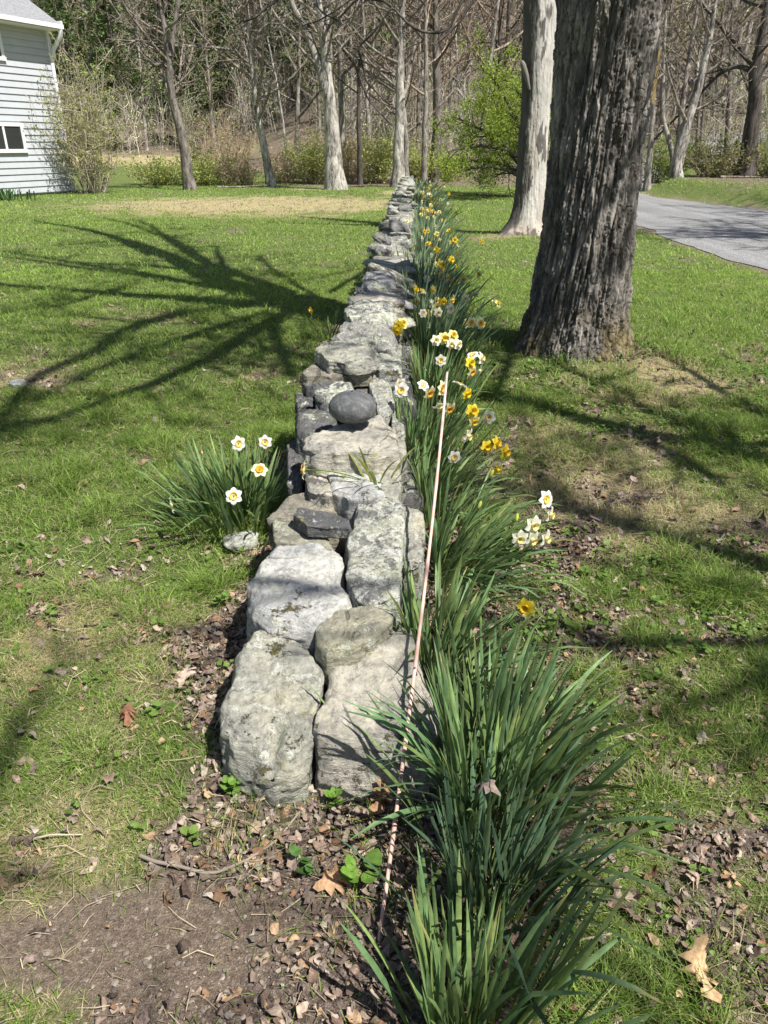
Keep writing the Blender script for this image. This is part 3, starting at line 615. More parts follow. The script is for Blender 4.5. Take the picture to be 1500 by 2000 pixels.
for px, py, s, col, az, sd, lab in ((1362,1905,.062,(.62,.42,.24),-.3,3,'large tan oak leaf lying at the lower right corner'), (362,1322,.062,(.6,.46,.36),.3,4,'pale tan oak leaf lying left of the big end stone'),
        (250,1395,.05,(.26,.13,.075),2.0,5,'dark brown curled leaf standing on edge in left grass'), (655,1720,.06,(.42,.27,.16),.2,6,'broad brown leaf lying left of the rod base'), (745,1560,.06,(.36,.2,.12),.8,7,'brown leaf in the shade against the tan end stone'), (945,1545,.04,(.33,.26,.22),.2,8,'grey curled dead leaf caught in the front daffodil leaves'),
        (440,1165,.045,(.5,.34,.24),.7,9,'orange brown leaf beside the pale whitish stone')):
    acc = Acc(); z = .016 if sd != 8 else .26; p = at_z(px, py, z); acc.add(*crumple(OAK, s, col, tuple(p), np.random.default_rng(sd)))
    tag(acc.build('fallen_leaf', M['litter']), lab, 'leaf')

# ------------------------------------------------------------------ big shaggy tree
def trunk_mesh(acc, rows, Yc, nth, nz, zmin, zmax, furrow, seed, lobes=None, twist=0.0, col=None, flatten=1.0):
    """rows: (pixel y, left x, right x) of the silhouette at depth Yc"""
    zs, cx, rd = [], [], []
    for py, xl, xr in rows:
        A, B = at_Y(xl, py, Yc), at_Y(xr, py, Yc); zs.append((A.z + B.z) / 2); cx.append((A.x + B.x) / 2); rd.append((B.x - A.x) / 2)
    o = np.argsort(zs); zs, cx, rd = np.array(zs)[o], np.array(cx)[o], np.array(rd)[o]
    Zv = np.linspace(zmin, zmax, nz); th = np.arange(nth) / nth * 2 * np.pi
    C = np.interp(Zv, zs, cx); Rr = np.interp(Zv, zs, rd)
    ker = np.ones(9) / 9; C = np.convolve(np.pad(C, 4, 'edge'), ker, 'valid'); Rr = np.convolve(np.pad(Rr, 4, 'edge'), ker, 'valid')
    T, Zm = np.meshgrid(th, Zv); Rm = np.repeat(Rr[:, None], nth, 1); Tt = T + twist * Zm
    base = Rm * (1 + .05 * (fbm(np.stack([np.cos(Tt) * 1.3, np.sin(Tt) * 1.3, Zm * .9], -1) + seed, 3, seed) - .5) * 2)
    if lobes:
        k = np.exp(-np.maximum(Zm, 0) / .28); base = base * (1 + k * sum(am * np.exp(-((np.angle(np.exp(1j * (T - a0)))) / wd) ** 2) for a0, wd, am in lobes))
    q = np.stack([np.cos(Tt) * Rm * 1, np.sin(Tt) * Rm * 1, Zm], -1)
    wob = (fbm(q * [3, 3, 1.2] + seed, 3, seed + 2) - .5)[..., None] * np.array([.07, .07, .0])
    n1 = fbm((q + wob) * [12, 12, .95] + seed, 4, seed + 4, .6); r1 = 1 - np.abs(n1 - .5) * 9
    n3 = fbm((q + wob) * [34, 34, 3.4] + seed, 4, seed + 14, .6); r3 = 1 - np.abs(n3 - .5) * 9
    n2_ = fbm((q + wob) * [60, 60, 16] + seed, 3, seed + 6); plates = fbm((q + wob) * [18, 18, 4.5], 4, seed + 9, .6)
    ends = sstep(.50, .53, fbm((q + wob) * [22, 22, 8.0] + 7, 3, seed + 16)); brk = np.exp(-((fbm((q + wob) * [14, 14, 9] + 3, 3, seed + 18) - .5) / .02) ** 2) * sstep(.45, .6, plates)
    d = furrow * (-.85 * np.clip(r1, 0, 1) ** 1.2 - .5 * np.clip(r3, 0, 1) ** 1.4 + .35 * (n2_ - .5) + .42 * sstep(.45, .55, plates) + .22 * ends - .28 * brk - .5)
    rr_ = base + d
    V = np.stack([C[:, None] + rr_ * np.cos(T), Yc + rr_ * np.sin(T) * flatten, Zm], -1)
    i = np.arange(nz - 1)[:, None] * nth; j = np.arange(nth)[None]; k = (j + 1) % nth
    cc = np.ones((nz * nth, 3)) if col is None else col(V.reshape(-1, 3), T.ravel(), d.ravel() / furrow, plates.ravel())
    acc.add(V, np.stack([i + j, i + k, i + nth + k, i + nth + j], -1).reshape(-1, 4), None, cc)
    return C, Rr
def limb(acc, P, r0, r1, seed, sides=10, n=24, furrow=.0, col=(1, 1, 1), wob=.04):
    P = np.array(P, float); t = np.linspace(0, len(P) - 1, n)
    Q = np.stack([np.interp(t, np.arange(len(P)), P[:, k]) for k in range(3)], -1)
    for _ in range(3): Q[1:-1] = (Q[:-2] + 2 * Q[1:-1] + Q[2:]) / 4
    L = np.linalg.norm(Q[-1] - Q[0]); Q[1:] += (np.stack([fbm(Q[1:] * 1.3 + seed + 50 * k, 3, seed + k) for k in range(3)], -1) - .5) * wob * L * .6
    rad = np.linspace(1, 0, n) ** .8 * (r0 - r1) + r1
    acc.tube(Q, rad, sides, col); return Q, rad
def twigs(acc, Q, rad, rr, levels=2, dens=1.0, length=1.2, col=(1, 1, 1), up=.35, start=.25, minr=.006, sides=4, spread=1.0, rfac=.018):
    """side branches along a limb, and their own side twigs"""
    n = len(Q); Ltot = np.linalg.norm(np.diff(Q, axis=0), axis=1).sum(); cnt = max(2, int(dens * Ltot))
    for c in range(cnt):
        f = start + (1 - start) * (c + rr.random()) / cnt; i = min(n - 2, int(f * (n - 1))); p = Q[i] + (Q[i + 1] - Q[i]) * rr.random()
        t = Q[i + 1] - Q[i]; t = t / (np.linalg.norm(t) + 1e-9); v = rr.normal(size=3); v -= t * (v @ t); v /= np.linalg.norm(v) + 1e-9
        d = t * rr.uniform(.3, .9) + v * spread; d[2] += up * rr.uniform(0, 1.3); d /= np.linalg.norm(d)
        L = length * rr.uniform(.5, 1.2) * (1 - .55 * f); m = 5; pts = [p]; dd = d.copy()
        for q in range(m):
            dd = dd + rr.normal(0, .22, 3); dd[2] += up * .12; dd /= np.linalg.norm(dd); pts.append(pts[-1] + dd * L / m)
        r0 = max(minr * 1.2, min(rad[i] * .6, L * rfac)); R_ = np.linspace(r0, minr * .7, m + 1)
        acc.tube(np.array(pts), R_, sides if levels > 1 else 3, col, False)
        if levels > 1: twigs(acc, np.array(pts), R_, rr, levels - 1, dens * 2.2 / max(.3, length) * .8 if levels == 2 else dens * 1.6, length * .5, col, up, .2, minr * .8, 3, spread, rfac)

ROWS = [(-60,1082,1345),(0,1084,1306),(60,1083,1292),(120,1082,1281),(200,1078,1268),(300,1073,1255),(400,1063,1243),(500,1050,1234),(560,1040,1227),(600,1033,1223),(640,1022,1220),(665,1014,1222),(700,1010,1232),(760,1005,1240)]
BT = Vector((1.60, 6.25, 0))
bigt = empty('maple_tree', (BT.x, BT.y, 0), 'huge old tree with deeply furrowed dark shaggy bark right of the wall', 'tree')
def bigcol(V, T, d, pl):
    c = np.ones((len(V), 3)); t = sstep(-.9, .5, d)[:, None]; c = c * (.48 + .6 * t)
    c = c * (.7 + .6 * (fbm(V * [4, 4, 1], 3, 71)[:, None])) * (.78 + .44 * sstep(.3, .7, fbm(V * [30, 30, 6], 3, 73))[:, None])
    m = (sstep(.42, .62, fbm(V * [5, 5, 4], 3, 72)) * sstep(.5, .15, V[:, 2]))[:, None]; c = c * (1 - .7 * m) + np.array([[.55, .47, .16]]) * .7 * m
    return c
acc = Acc(); LOB = [(-2.6, .40, .20), (-1.75, .22, .30), (-1.2, .25, .12), (-.45, .30, .24), (.6, .5, .3), (1.9, .5, .3), (3.0, .4, .12)]
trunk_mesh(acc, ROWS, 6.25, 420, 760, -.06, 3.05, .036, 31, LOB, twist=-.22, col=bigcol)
ttop = [(1.62, 6.25, 2.95), (1.5, 6.35, 3.8), (1.42, 6.42, 4.6), (1.30, 6.55, 5.3)]
M['bark_big'] = m_bark('bark_shaggy', (.11, .098, .084), (.40, .365, .325), 26, .22, 1.0, .012)
bt = acc.build('trunk', M['bark_big'], bigt); bt.matrix_parent_inverse = Matrix.Translation(bigt.location).inverted()
def shadow_src(px, py, z):
    g = at_z(px, py, 0); k = z / math.tan(SUN_EL); return (g.x + math.sin(SUN_AZ) * k, g.y + math.cos(SUN_AZ) * k, z)
lim = Acc(); rr = np.random.default_rng(12)
Q0, r0 = limb(lim, ttop, .50, .30, 3, 22, 16, wob=.01)
LIMBS = [([(620,592,5.0),(470,575,6.2),(330,500,7.8),(200,455,9.5),(60,430,11)], .24), ([(600,600,4.8),(430,592,5.8),(250,577,7.2),(60,562,9),(-150,540,11)], .17), ([(480,598,5.6),(330,618,6.5),(225,655,7.5),(190,690,8),(60,740,9),(0,860,9.5)], .09),
         ([(585,606,4.6),(500,640,5.4),(428,690,6),(340,735,6.6),(200,790,7.5),(0,850,8.5)], .085), ([(560,585,5.6),(430,545,7.5),(300,520,9),(120,512,11)], .10), ([(560,575,6),(480,545,7.5),(430,520,9),(420,480,10.5)], .10), ([(300,500,7.8),(230,470,9),(100,480,10)], .08), ([(590,596,5),(400,560,7),(200,530,8.5),(0,500,10)], .10), ([(400,560,6),(300,540,8),(150,515,10),(0,490,12)], .07), ([(450,545,7),(350,475,9),(270,430,11)], .07), ([(250,562,8),(120,598,9),(0,612,10)], .05), ([(520,615,5.5),(400,650,7),(250,700,8.5),(60,790,10)], .06), ([(470,575,6.2),(380,500,8),(300,455,10),(200,425,12)], .08), ([(620,585,6),(560,550,7),(520,520,8),(505,500,9)], .035), ([(640,575,6),(690,545,7),(730,520,8)], .035), ([(545,620,5),(535,650,5.6),(548,690,6.2),(570,730,6.8)], .05)]
for i, (L, r) in enumerate(LIMBS):
    P = [shadow_src(*p) for p in L]
    if L[0][2] < 5.3: P = [(1.35, 6.5, min(4.9, L[0][2] - .2))] + P
    Q, rd = limb(lim, P, r * 1.35, .03, 20 + i, 10, 28, wob=.03); twigs(lim, Q, rd, rr, 3, 2.2, 1.7, up=.12, minr=.012, rfac=.026)
# heavy limb leaving the trunk on the right, just under the top of the picture
for i, (P, r) in enumerate((([(1.75,6.3,2.55),(2.1,6.3,3.1),(2.45,6.3,3.7),(3.0,6.4,4.8),(3.6,6.9,6.5),(4.2,7.6,9)], .26), ([(2.2,6.3,3.4),(2.6,5.6,4.6),(3.1,5.0,6),(3.4,4.6,8)], .16))):
    Q, rd = limb(lim, P, r, .03, 40 + i, 14, 26, wob=.015); twigs(lim, Q, rd, rr, 3, .9, 1.8, up=.25, minr=.006)
# drooping dark branches that hang into the top of the picture
for i, (L, Y) in enumerate((([(960,-160),(925,0),(900,40),(880,62),(850,88)], 9.0), ([(1060,-260),(890,20),(880,63),(830,66),(800,50),(775,22),(764,12),(735,60),(700,92),(690,115),(684,135)], 9.5), ([(764,12),(750,2),(690,-5),(655,22),(620,42),(590,50)], 9.5), ([(1000,-240),(720,-20),(690,5),(665,32),(660,40),(630,25),(615,5)], 8.5), ([(700,95),(716,160),(745,190),(762,205)], 9.5), ([(690,115),(700,150),(722,200),(765,245)], 9.5), ([(560,-120),(545,0),(520,15),(500,35),(478,42)], 9.0))):
    P = [tuple(at_Y(x, y, Y)) for x, y in L]; Q, rd = limb(lim, P, .018 if i < 2 else .012, .005, 60 + i, 7, 40, wob=.012)
    twigs(lim, Q, rd, rr, 2, 1.6, .5, up=-.05, minr=.004)
lo = lim.build('branches', M['bark_dark'], bigt); lo.matrix_parent_inverse = bt.matrix_parent_inverse
# loose plate of bark on the right flank
acc = Acc(); A = at_Y(1290, 60, 6.1); 
pl = [at_Y(x, y, 6.05) for x, y in ((1284,70),(1276,110),(1270,150),(1262,190),(1252,220))]
for i in range(1):
    P = np.array(pl); w = np.array([.02, .05, .055, .05, .01]); V = np.vstack([P + np.stack([-w, 0 * w, 0 * w], -1), P + np.stack([w * .4, 0 * w - .03, 0 * w], -1), P + np.stack([w * .4, 0 * w + .05, 0 * w], -1)])
    Qd = [(k, k + 1, k + 6, k + 5) for k in range(4)] + [(k + 5, k + 6, k + 11, k + 10) for k in range(4)] + [(k + 10, k + 11, k + 1, k) for k in range(4)]
    acc.add(V, Qd, None, (.35, .35, .38))
bp = acc.build('bark_plate', M['bark_big'], bigt); bp.matrix_parent_inverse = bt.matrix_parent_inverse

# ------------------------------------------------------------------ white snag behind it
ROWS2 = [(-200,1030,1096),(0,1022,1088),(60,1022,1086),(115,1019,1083),(130,1018,1080),(190,1020,1077),(250,1015,1072),(330,1009,1067),(400,1003,1063),(430,996,1061),(450,985,1061),(470,972,1062),(500,965,1063)]
snag = empty('bare_trunk_tree', (2.85, 15.5, 0), 'tall pale barkless trunk with dark bark left on one side behind the huge tree', 'tree')
def snagcol(V, T, d, pl):
    w = np.array([[.54, .51, .47]]) * (.62 + .76 * fbm(V * [14, 14, 2.5], 4, 81)[:, None])
    brn = sstep(.5, .7, fbm(V * [3, 3, .8] + 4, 3, 83))[:, None] * .35; w = w * (1 - brn) + w * np.array([[.75, .6, .48]]) * brn
    b = np.array([[.10, .09, .082]]) * (.6 + .9 * fbm(V * [12, 12, 5], 3, 82)[:, None])
    f = fbm(V * [5, 5, 1.6], 4, 84); ang = np.cos(T - 3.3)
    zt = V[:, 2]
    k = sstep(.46, .54, .5 + .5 * (ang - .66) + (f - .5) * .55 + .12 * sstep(3.3, 3.9, zt))
    k = np.maximum(k, sstep(.60, .64, fbm(V * [9, 9, 2.2], 4, 85) + .13 * sstep(3.2, 4, zt)) * .9)[:, None]
    lowb = sstep(.45, .05, zt)[:, None]; w = w * (1 - lowb) + np.array([[.48, .4, .33]]) * lowb * (.7 + .6 * f[:, None])
    return w * (1 - k) + b * k
acc = Acc(); trunk_mesh(acc, ROWS2, 15.5, 150, 420, -.05, 5.6, .010, 51, [(-2.6, .4, .55), (-.9, .4, .3), (.5, .6, .3), (2.4, .6, .3)], twist=.05, col=snagcol)
rr = np.random.default_rng(15)
kn = [at_Y(x, y, 15.25) for x, y in ((1034,175),(1028,148),(1022,128),(1020,121))]; acc.tube(np.array(kn), [.02, .045, .05, .035], 10, (.2, .18, .16))
n = NT('snag_wood'); p = n.pos((1, 1, .1)); gr = n.noise(p, 26, 6, .7); n.base(n.mix(1, n.attr(), n.ramp(gr, [(.3, .72), (.5, .98), (.7, 1.1)]), 'MULTIPLY'), .85); n.bump(gr, .7, .012); M['snag'] = n.m
s1 = acc.build('trunk', M['snag'], snag); s1.matrix_parent_inverse = Matrix.Translation(snag.location).inverted()
acc = Acc(); Q, rd = limb(acc, [(3.05,15.5,5.5),(3.0,15.6,6.8),(2.8,15.8,8.2),(2.7,16,10)], .30, .08, 5, 12, 20); twigs(acc, Q, rd, rr, 2, 1.2, 2.0, minr=.012)
for P, r in (([(3.0,15.5,5.8),(2.2,15.2,7),(1.2,15,8.2)], .13), ([(3.1,15.5,5.6),(3.9,15.8,7),(4.6,16.4,9)], .14)):
    Q, rd = limb(acc, P, r, .03, 6, 8, 16); twigs(acc, Q, rd, rr, 2, 1.2, 1.4, minr=.01)
s2 = acc.build('branches', M['bark_grey'], snag); s2.matrix_parent_inverse = s1.matrix_parent_inverse

# ------------------------------------------------------------------ trees out of frame whose shade falls in the picture, and generic bare trees
def bare_tree(label, base, h, r, bark, seed, lean=(0, 0), nl=7, first=.35, group=None, pts=None, name='bare_tree', dens=1.0, tw=1.8, minr=.012, twigcol=(.8, .75, .7), forks=(), lv=3, wid=1.0, sides=12, cat='tree'):
    rr = np.random.default_rng(seed); b = Vector(base)
    root = empty(name, b, label, cat, group); acc = Acc()
    if pts is None: pts = [(0, 0, -.1), (lean[0] * .2 * h, lean[1] * .2 * h, h * .3), (lean[0] * .5 * h, lean[1] * .5 * h, h * .65), (lean[0] * h, lean[1] * h, h)]
    P = np.array(pts, float); Q, rd = limb(acc, P, r, max(.02, r * .12), seed, sides, 40, wob=.012)
    kk = np.exp(-np.maximum(0, Q[:, 2]) / (r * 1.6)); acc.V[-1] = acc.V[-1]; 
    V = acc.V[-1]; zz = V[:, 2]; ctr = np.stack([np.interp(zz, Q[:, 2], Q[:, 0]), np.interp(zz, Q[:, 2], Q[:, 1])], -1)
    fl = 1 + .45 * np.exp(-np.maximum(0, zz) / (r * 1.8)); V[:, :2] = ctr + (V[:, :2] - ctr) * fl[:, None]
    tr = acc.build('trunk', M[bark], root)
    br = Acc(); n = len(Q)
    for f in forks:
        Qf, rf = limb(br, f[0], f[1], .02, seed + 5, 8, 24, wob=.012); twigs(br, Qf, rf, rr, 2, dens * 1.2, tw, twigcol, .3, .2, minr)
    for c in range(nl):
        f = first + (.97 - first) * (c + rr.random() * .8) / nl; i = min(n - 2, int(f * n)); az = rr.random() * 6.28
        L = h * rr.uniform(.16, .32) * (1.15 - .6 * f) * wid; e = rr.uniform(.25, .9); p = Q[i]; d = np.array([math.cos(az), math.sin(az), e])
        PP = [p, p + d * L * .4, p + d * L * .75 + [0, 0, .1 * L], p + d * L + [0, 0, .3 * L]]
        Qb, rb = limb(br, PP, min(rd[i] * .55, L * .03), minr, seed + c, 6, 14, col=twigcol, wob=.06); twigs(br, Qb, rb, rr, lv - 1, dens * 1.6, tw * .7, twigcol, .3, .15, minr)
    twigs(br, Q[n // 2:], rd[n // 2:], rr, 2, dens * 1.5, tw, twigcol, .4, .2, minr)
    br.build('branches', M['bark_grey'] if bark == 'bark_pale' else M[bark], root)
    return root
bare_tree('slim bare roadside tree past the right edge casting twig shade on the near grass', (3.75, 2.55, 0), 11, .13, 'bark_grey', 301, (-.03, .02), 14, .22, minr=.018, tw=1.7, dens=1.5)
bare_tree('tall bare tree south of the wall end casting shade on the bare soil', (1.3, -2.8, 0), 13, .18, 'bark_grey', 302, (-.02, .0), 16, .35, minr=.02, tw=1.8, dens=1.5)
bare_tree('stout bare tree across the gravel road casting shade on its near stretch', (13.6, 10.5, H(13.6, 10.5)), 15, .3, 'bark_grey', 303, (.0, .0), 24, .22, minr=.022, tw=2.4, dens=1.6)
bare_tree('stout bare tree across the gravel road casting shade on its farther stretch', (17.5, 15.0, H(17.5, 15.0)), 16, .3, 'bark_grey', 304, (.0, .0), 24, .22, minr=.022, tw=2.4, dens=1.6)
bare_tree('slim bare tree past the right edge casting soft shade below the yellow flower', (4.5, .35, 0), 9.5, .11, 'bark_grey', 305, (.02, -.02), 12, .3, minr=.016, tw=1.6, dens=1.4)

def ptree(label, base, path, r, bark, seed, ext=8, **kw):
    """a tree whose trunk foot stands at pixel BASE and whose trunk runs through the pixels PATH at that distance"""
    Y = kw.pop('Y', None); g = at_z(*base, 0.0)
    if Y is None: Y = g.y
    else: g = at_Y(base[0], base[1], Y)
    z0 = H(g.x, Y); g = Vector((g.x, Y, z0))
    P = [Vector((0, 0, -.15))] + [at_Y(x, y, Y) - g for x, y in path]; d = (P[-1] - P[-2]).normalized(); P.append(P[-1] + d * ext)
    fk = []
    for f, fr in kw.pop('px_forks', ()): 
        q = [at_Y(x, y, Y + .1 * i) - g for i, (x, y) in enumerate(f)]; q.append(q[-1] + (q[-1] - q[-2]).normalized() * 4); fk.append(([tuple(v) for v in q], fr))
    return bare_tree(label, g, (P[-1]).z, r, bark, seed, pts=[tuple(v) for v in P], forks=fk, **kw)
ptree('dark curving many branched tree standing in front of the tan field', (372,371), [(362,310),(350,240),(335,190),(330,120),(322,60),(312,0)], .22, 'bark_mid', 401, 5, nl=15, first=.28, dens=1.6, tw=2.0, wid=.75, minr=.013, twigcol=(1.25,1.2,1.15), px_forks=[([(334,130),(300,128),(292,118),(270,85)], .09), ([(333,110),(340,60),(350,0)], .13), ([(328,60),(300,0)], .1)])
ptree('leaning grey tree with a long level limb reaching left', (531,366), [(520,310),(507,245),(497,170),(488,90),(482,0)], .19, 'bark_pale', 402, 6, nl=14, first=.35, dens=1.7, tw=2.2, minr=.013, twigcol=(.9,.87,.82), px_forks=[([(490,130),(470,110),(445,96),(398,92)], .09), ([(494,90),(515,50),(560,30)], .08)])
ptree('stout pale shaggy barked forked tree beside the lawn edge', (656,371), [(652,310),(647,240),(642,180),(634,90),(622,0)], .36, 'bark_pale', 403, 6, nl=10, first=.5, dens=1.7, tw=2.2, minr=.013, twigcol=(.9,.87,.82), sides=20, px_forks=[([(636,175),(622,125),(600,65),(575,20),(562,-20)], .2), ([(640,120),(640,50),(636,-10)], .19)])
ptree('slender dark trunk between the forked tree and the wall end', (703,366), [(702,300),(700,230),(701,150),(703,100)], .11, 'bark_dark', 404, 3, nl=6, first=.5, minr=.012)
ptree('tall pale smooth trunk standing at the left side of the wall end', (777,366), [(779,280),(781,200),(782,110),(786,0)], .26, 'bark_pale', 405, 7, nl=12, first=.35, dens=1.6, minr=.013, twigcol=(.8,.77,.72), sides=16)
ptree('grey trunk standing close behind the wall end', (793,352), [(792,280),(789,200)], .15, 'bark_grey', 406, 8, Y=36, nl=8, first=.4, minr=.014)
ptree('thin brownish pole of a tree just right of the wall end', (829,344), [(831,250),(832,150),(831,0)], .14, 'bark_grey', 407, 6, Y=36, nl=9, first=.35, minr=.014, twigcol=(1.0,.85,.75))
ptree('thick dark trunk left of the leafy green tree', (850,335), [(854,250),(853,150),(851,60),(849,0)], .25, 'bark_mid', 408, 6, Y=38, nl=10, first=.3, minr=.015, twigcol=(1.0,.8,.7))
ptree('pale twin stem birchlike trunk deep between slender dark trunk and wall end', (722,300), [(718,220),(714,130)], .13, 'bark_pale', 409, 8, Y=44, nl=6, first=.4, minr=.016, px_forks=[([(722,280),(724,200),(728,110)], .1)])
ptree('grey trunk close behind the right side of the forked tree', (668,340), [(668,240),(666,120),(664,20)], .2, 'bark_grey', 410, 6, Y=38, nl=8, first=.4, minr=.014)
ptree('grey trunk between the leaning tree and the forked tree', (578,325), [(581,220),(584,130)], .15, 'bark_grey', 411, 8, Y=42, nl=9, first=.3, minr=.015)
ptree('thin leaning sapling right of the leaning grey tree', (562,300), [(552,230),(540,160),(528,100)], .07, 'bark_pale', 412, 4, Y=41, nl=6, first=.3, minr=.014)
ptree('slender trunk at the road bend just right of the huge tree', (1263,370), [(1270,300),(1275,220),(1278,130)], .13, 'bark_grey', 413, 5, Y=31, nl=7, first=.35, minr=.013)
ptree('clump of four pale stems growing from one foot beside the road bend', (1320,365), [(1322,310),(1342,240),(1365,170),(1385,80),(1395,20)], .2, 'bark_pale', 414, 4, Y=31, nl=9, first=.3, minr=.012, dens=1.2, twigcol=(1,.97,.92), px_forks=[([(1318,345),(1310,280),(1292,230),(1296,120),(1300,40)], .12), ([(1320,330),(1330,240),(1338,160),(1355,60)], .14), ([(1326,330),(1345,260),(1350,180),(1380,120)], .12)])
ptree('dark twisted tree with big arching limbs at the right edge', (1450,370), [(1462,300),(1475,200),(1472,140),(1488,80),(1500,0)], .32, 'bark_dark', 415, 5, Y=31, nl=9, first=.35, minr=.014, dens=1.1, sides=16, twigcol=(1.2,1.15,1.1), px_forks=[([(1474,140),(1440,128),(1410,140),(1385,165)], .1), ([(1470,125),(1440,95),(1410,50),(1370,10),(1340,-20)], .1), ([(1478,150),(1500,120),(1540,90)], .12)])
ptree('thin dark pair of stems behind the pale stem clump', (1357,330), [(1362,260),(1368,190)], .09, 'bark_mid', 416, 7, Y=38, nl=6, first=.4, minr=.014, px_forks=[([(1364,330),(1370,260),(1374,200)], .08)])
ptree('straight dark trunk left of the twisted tree and beyond the road', (1418,320), [(1422,240),(1426,120)], .17, 'bark_mid', 417, 7, Y=41, nl=8, first=.35, minr=.015)

# ------------------------------------------------------------------ hillside wood: individual trees from a few kinds
def gen_tree(kind, seed):
    rr = np.random.default_rng(seed); h = rr.uniform(12, 16)
    if kind == 'pine':
        root = empty('pine_tree', (0, 0, 0), 'dark green pine standing among bare trees on the wooded hillside', 'tree', 'pines on the hillside')
        acc = Acc(); acc.tube(np.array([(0, 0, -.3), (0.1, 0, h * .5), (0, .1, h)]), [.22, .15, .04], 8); acc.build('trunk', M['bark_mid'], root)
        a = Acc(); z = h * .18
        while z < h:
            for q in range(5):
                az = rr.random() * 6.28; L = (h - z) * .27 * rr.uniform(.6, 1.2) + .4; d = np.array([math.cos(az), math.sin(az), -.05]); dn = np.array([-d[1], d[0], 0])
                a.tube(np.array([(0, 0, z), tuple(np.array([0, 0, z]) + d * L)]), [.03, .012], 3, (.1, .08, .06), False)
                for s in range(int(26 * L / 2)):
                    t = rr.uniform(.25, 1); p = np.array([0, 0, z]) + d * L * t + dn * rr.normal(0, .18 * L) * t + [0, 0, rr.normal(0, .12)]
                    v = d + rr.normal(0, .5, 3); v /= np.linalg.norm(v); w = np.cross(v, rr.normal(size=3)); w /= np.linalg.norm(w); l = rr.uniform(.18, .36); ww = rr.uniform(.04, .09)
                    c = np.array([.10, .145, .05]) * rr.uniform(.35, 1.9)
                    a.add([p - w * ww, p + w * ww, p + v * l + w * ww * .4, p + v * l - w * ww * .4], [(0, 1, 2, 3)], None, c)
            z += .32
        a.build('crown', M['needle'], root, False); return root
    lab = {'grey': 'bare grey tree with spreading twigs on the wooded hillside', 'red': 'bare tree with reddish budding twigs on the wooded hillside', 'leafing': 'thin tree with first pale green leaves on the wooded hillside', 'dark': 'bare dark trunked tree on the wooded hillside'}[kind]
    tc = {'grey': (1.15, 1.1, 1.0), 'red': (1.15, 1.0, .9), 'leafing': (1.05, 1.05, .85), 'dark': (1.2, 1.1, 1.0)}[kind]
    root = bare_tree(lab, (0, 0, 0), h, rr.uniform(.13, .2), {'grey': 'bark_pale', 'red': 'bark_grey', 'leafing': 'bark_grey', 'dark': 'bark_dark'}[kind], seed, (rr.normal(0, .03), rr.normal(0, .03)), 14, .25, {'grey': 'bare grey trees on the hillside', 'red': 'reddish trees on the hillside', 'leafing': 'leafing trees on the hillside', 'dark': 'dark trees on the hillside'}[kind], None, 'woodland_tree', 1.5, 2.2, .016, tc, wid=1.15, sides=8)
    if kind in ('leafing', 'red'):
        a = Acc(); br = [o for o in SC.objects if o.parent == root and o.name.startswith('branches')][0]
        co = np.zeros(len(br.data.vertices) * 3); br.data.vertices.foreach_get('co', co); co = co.reshape(-1, 3)
        for p in co[rr.integers(0, len(co), 1500)]:
            p = p + rr.normal(0, .12, 3); u = rr.normal(size=3); u /= np.linalg.norm(u); v = np.cross(u, rr.normal(size=3)); v /= np.linalg.norm(v); s = rr.uniform(.03, .075)
            c = (np.array([.26, .31, .09]) if kind == 'leafing' else np.array([.38, .29, .20])) * rr.uniform(.7, 1.3)
            a.add([p - u * s, p - v * s * .6, p + u * s, p + v * s * .6], [(0, 1, 2, 3)], None, c)
        a.build('leaves', M['spring'], root, False)
    return root
kinds = [('grey', 501), ('grey', 502), ('red', 503), ('leafing', 504), ('dark', 505), ('pine', 506), ('grey', 507), ('red', 508), ('leafing', 509), ('pine', 510)]
protos = [gen_tree(k, s) for k, s in kinds]; used = [False] * len(protos)
rr = np.random.default_rng(99); placed = []
def place(i, x, y, s):
    o = protos[i] if not used[i] else copy_tree(protos[i]); used[i] = True
    o.location = (x, y, H(x, y) - .1); o.rotation_euler = (rr.normal(0, .03), rr.normal(0, .03), rr.random() * 6.28); o.scale = (s, s, s * rr.uniform(.9, 1.2))
PIN = [(-26, 70, 5, 1.0), (-21, 69, 9, 1.0), (-17, 72, 5, .9), (-30, 76, 9, 1.15), (-1, 68, 5, .9), (-5.5, 67, 9, .85), (-14, 74, 5, 1.0), (-24, 78, 9, 1.2), (-19, 84, 9, 1.3), (-7, 70, 5, 1.0), (-2.5, 78, 9, 1.15), (6, 90, 5, 1.1), (-32, 92, 5, 1.3), (16, 96, 9, 1.1), (-9, 92, 5, 1.3), (0, 96, 9, 1.2), (-28, 84, 5, 1.2), (-16.5, 79, 9, 1.1), (-22, 90, 5, 1.3), (-35, 86, 9, 1.2), (-11, 82, 9, 1.25), (-5, 84, 5, 1.2), (-4.5, 74, 9, .95), (2.5, 84, 5, 1.1), (-38, 98, 5, 1.4), (-27, 100, 9, 1.4), (-14, 100, 5, 1.4), (9, 102, 9, 1.2), (28, 92, 5, 1.1), (33, 100, 9, 1.2)]
for x, y, i, s in PIN: place(i, x, y, s)
tries = 0
while len(placed) < 200 and tries < 9000:
    tries += 1; y = 46 + 74 * rr.random() ** 1.2; x = rr.uniform(-1, 1) * (.50 * y + 3)
    if abs(x - roadx(y)) < roadhw(y) + 1.2 or (x < -4 and y < 66): continue
    if any((x - a) ** 2 + (y - b) ** 2 < (1.6 if y < 75 else 3.0) for a, b in placed): continue
    placed.append((x, y)); place(int(rr.choice([0, 1, 2, 3, 4, 6, 7, 8], p=[.15, .13, .15, .12, .12, .1, .12, .11])), x, y, rr.uniform(.75, 1.15))

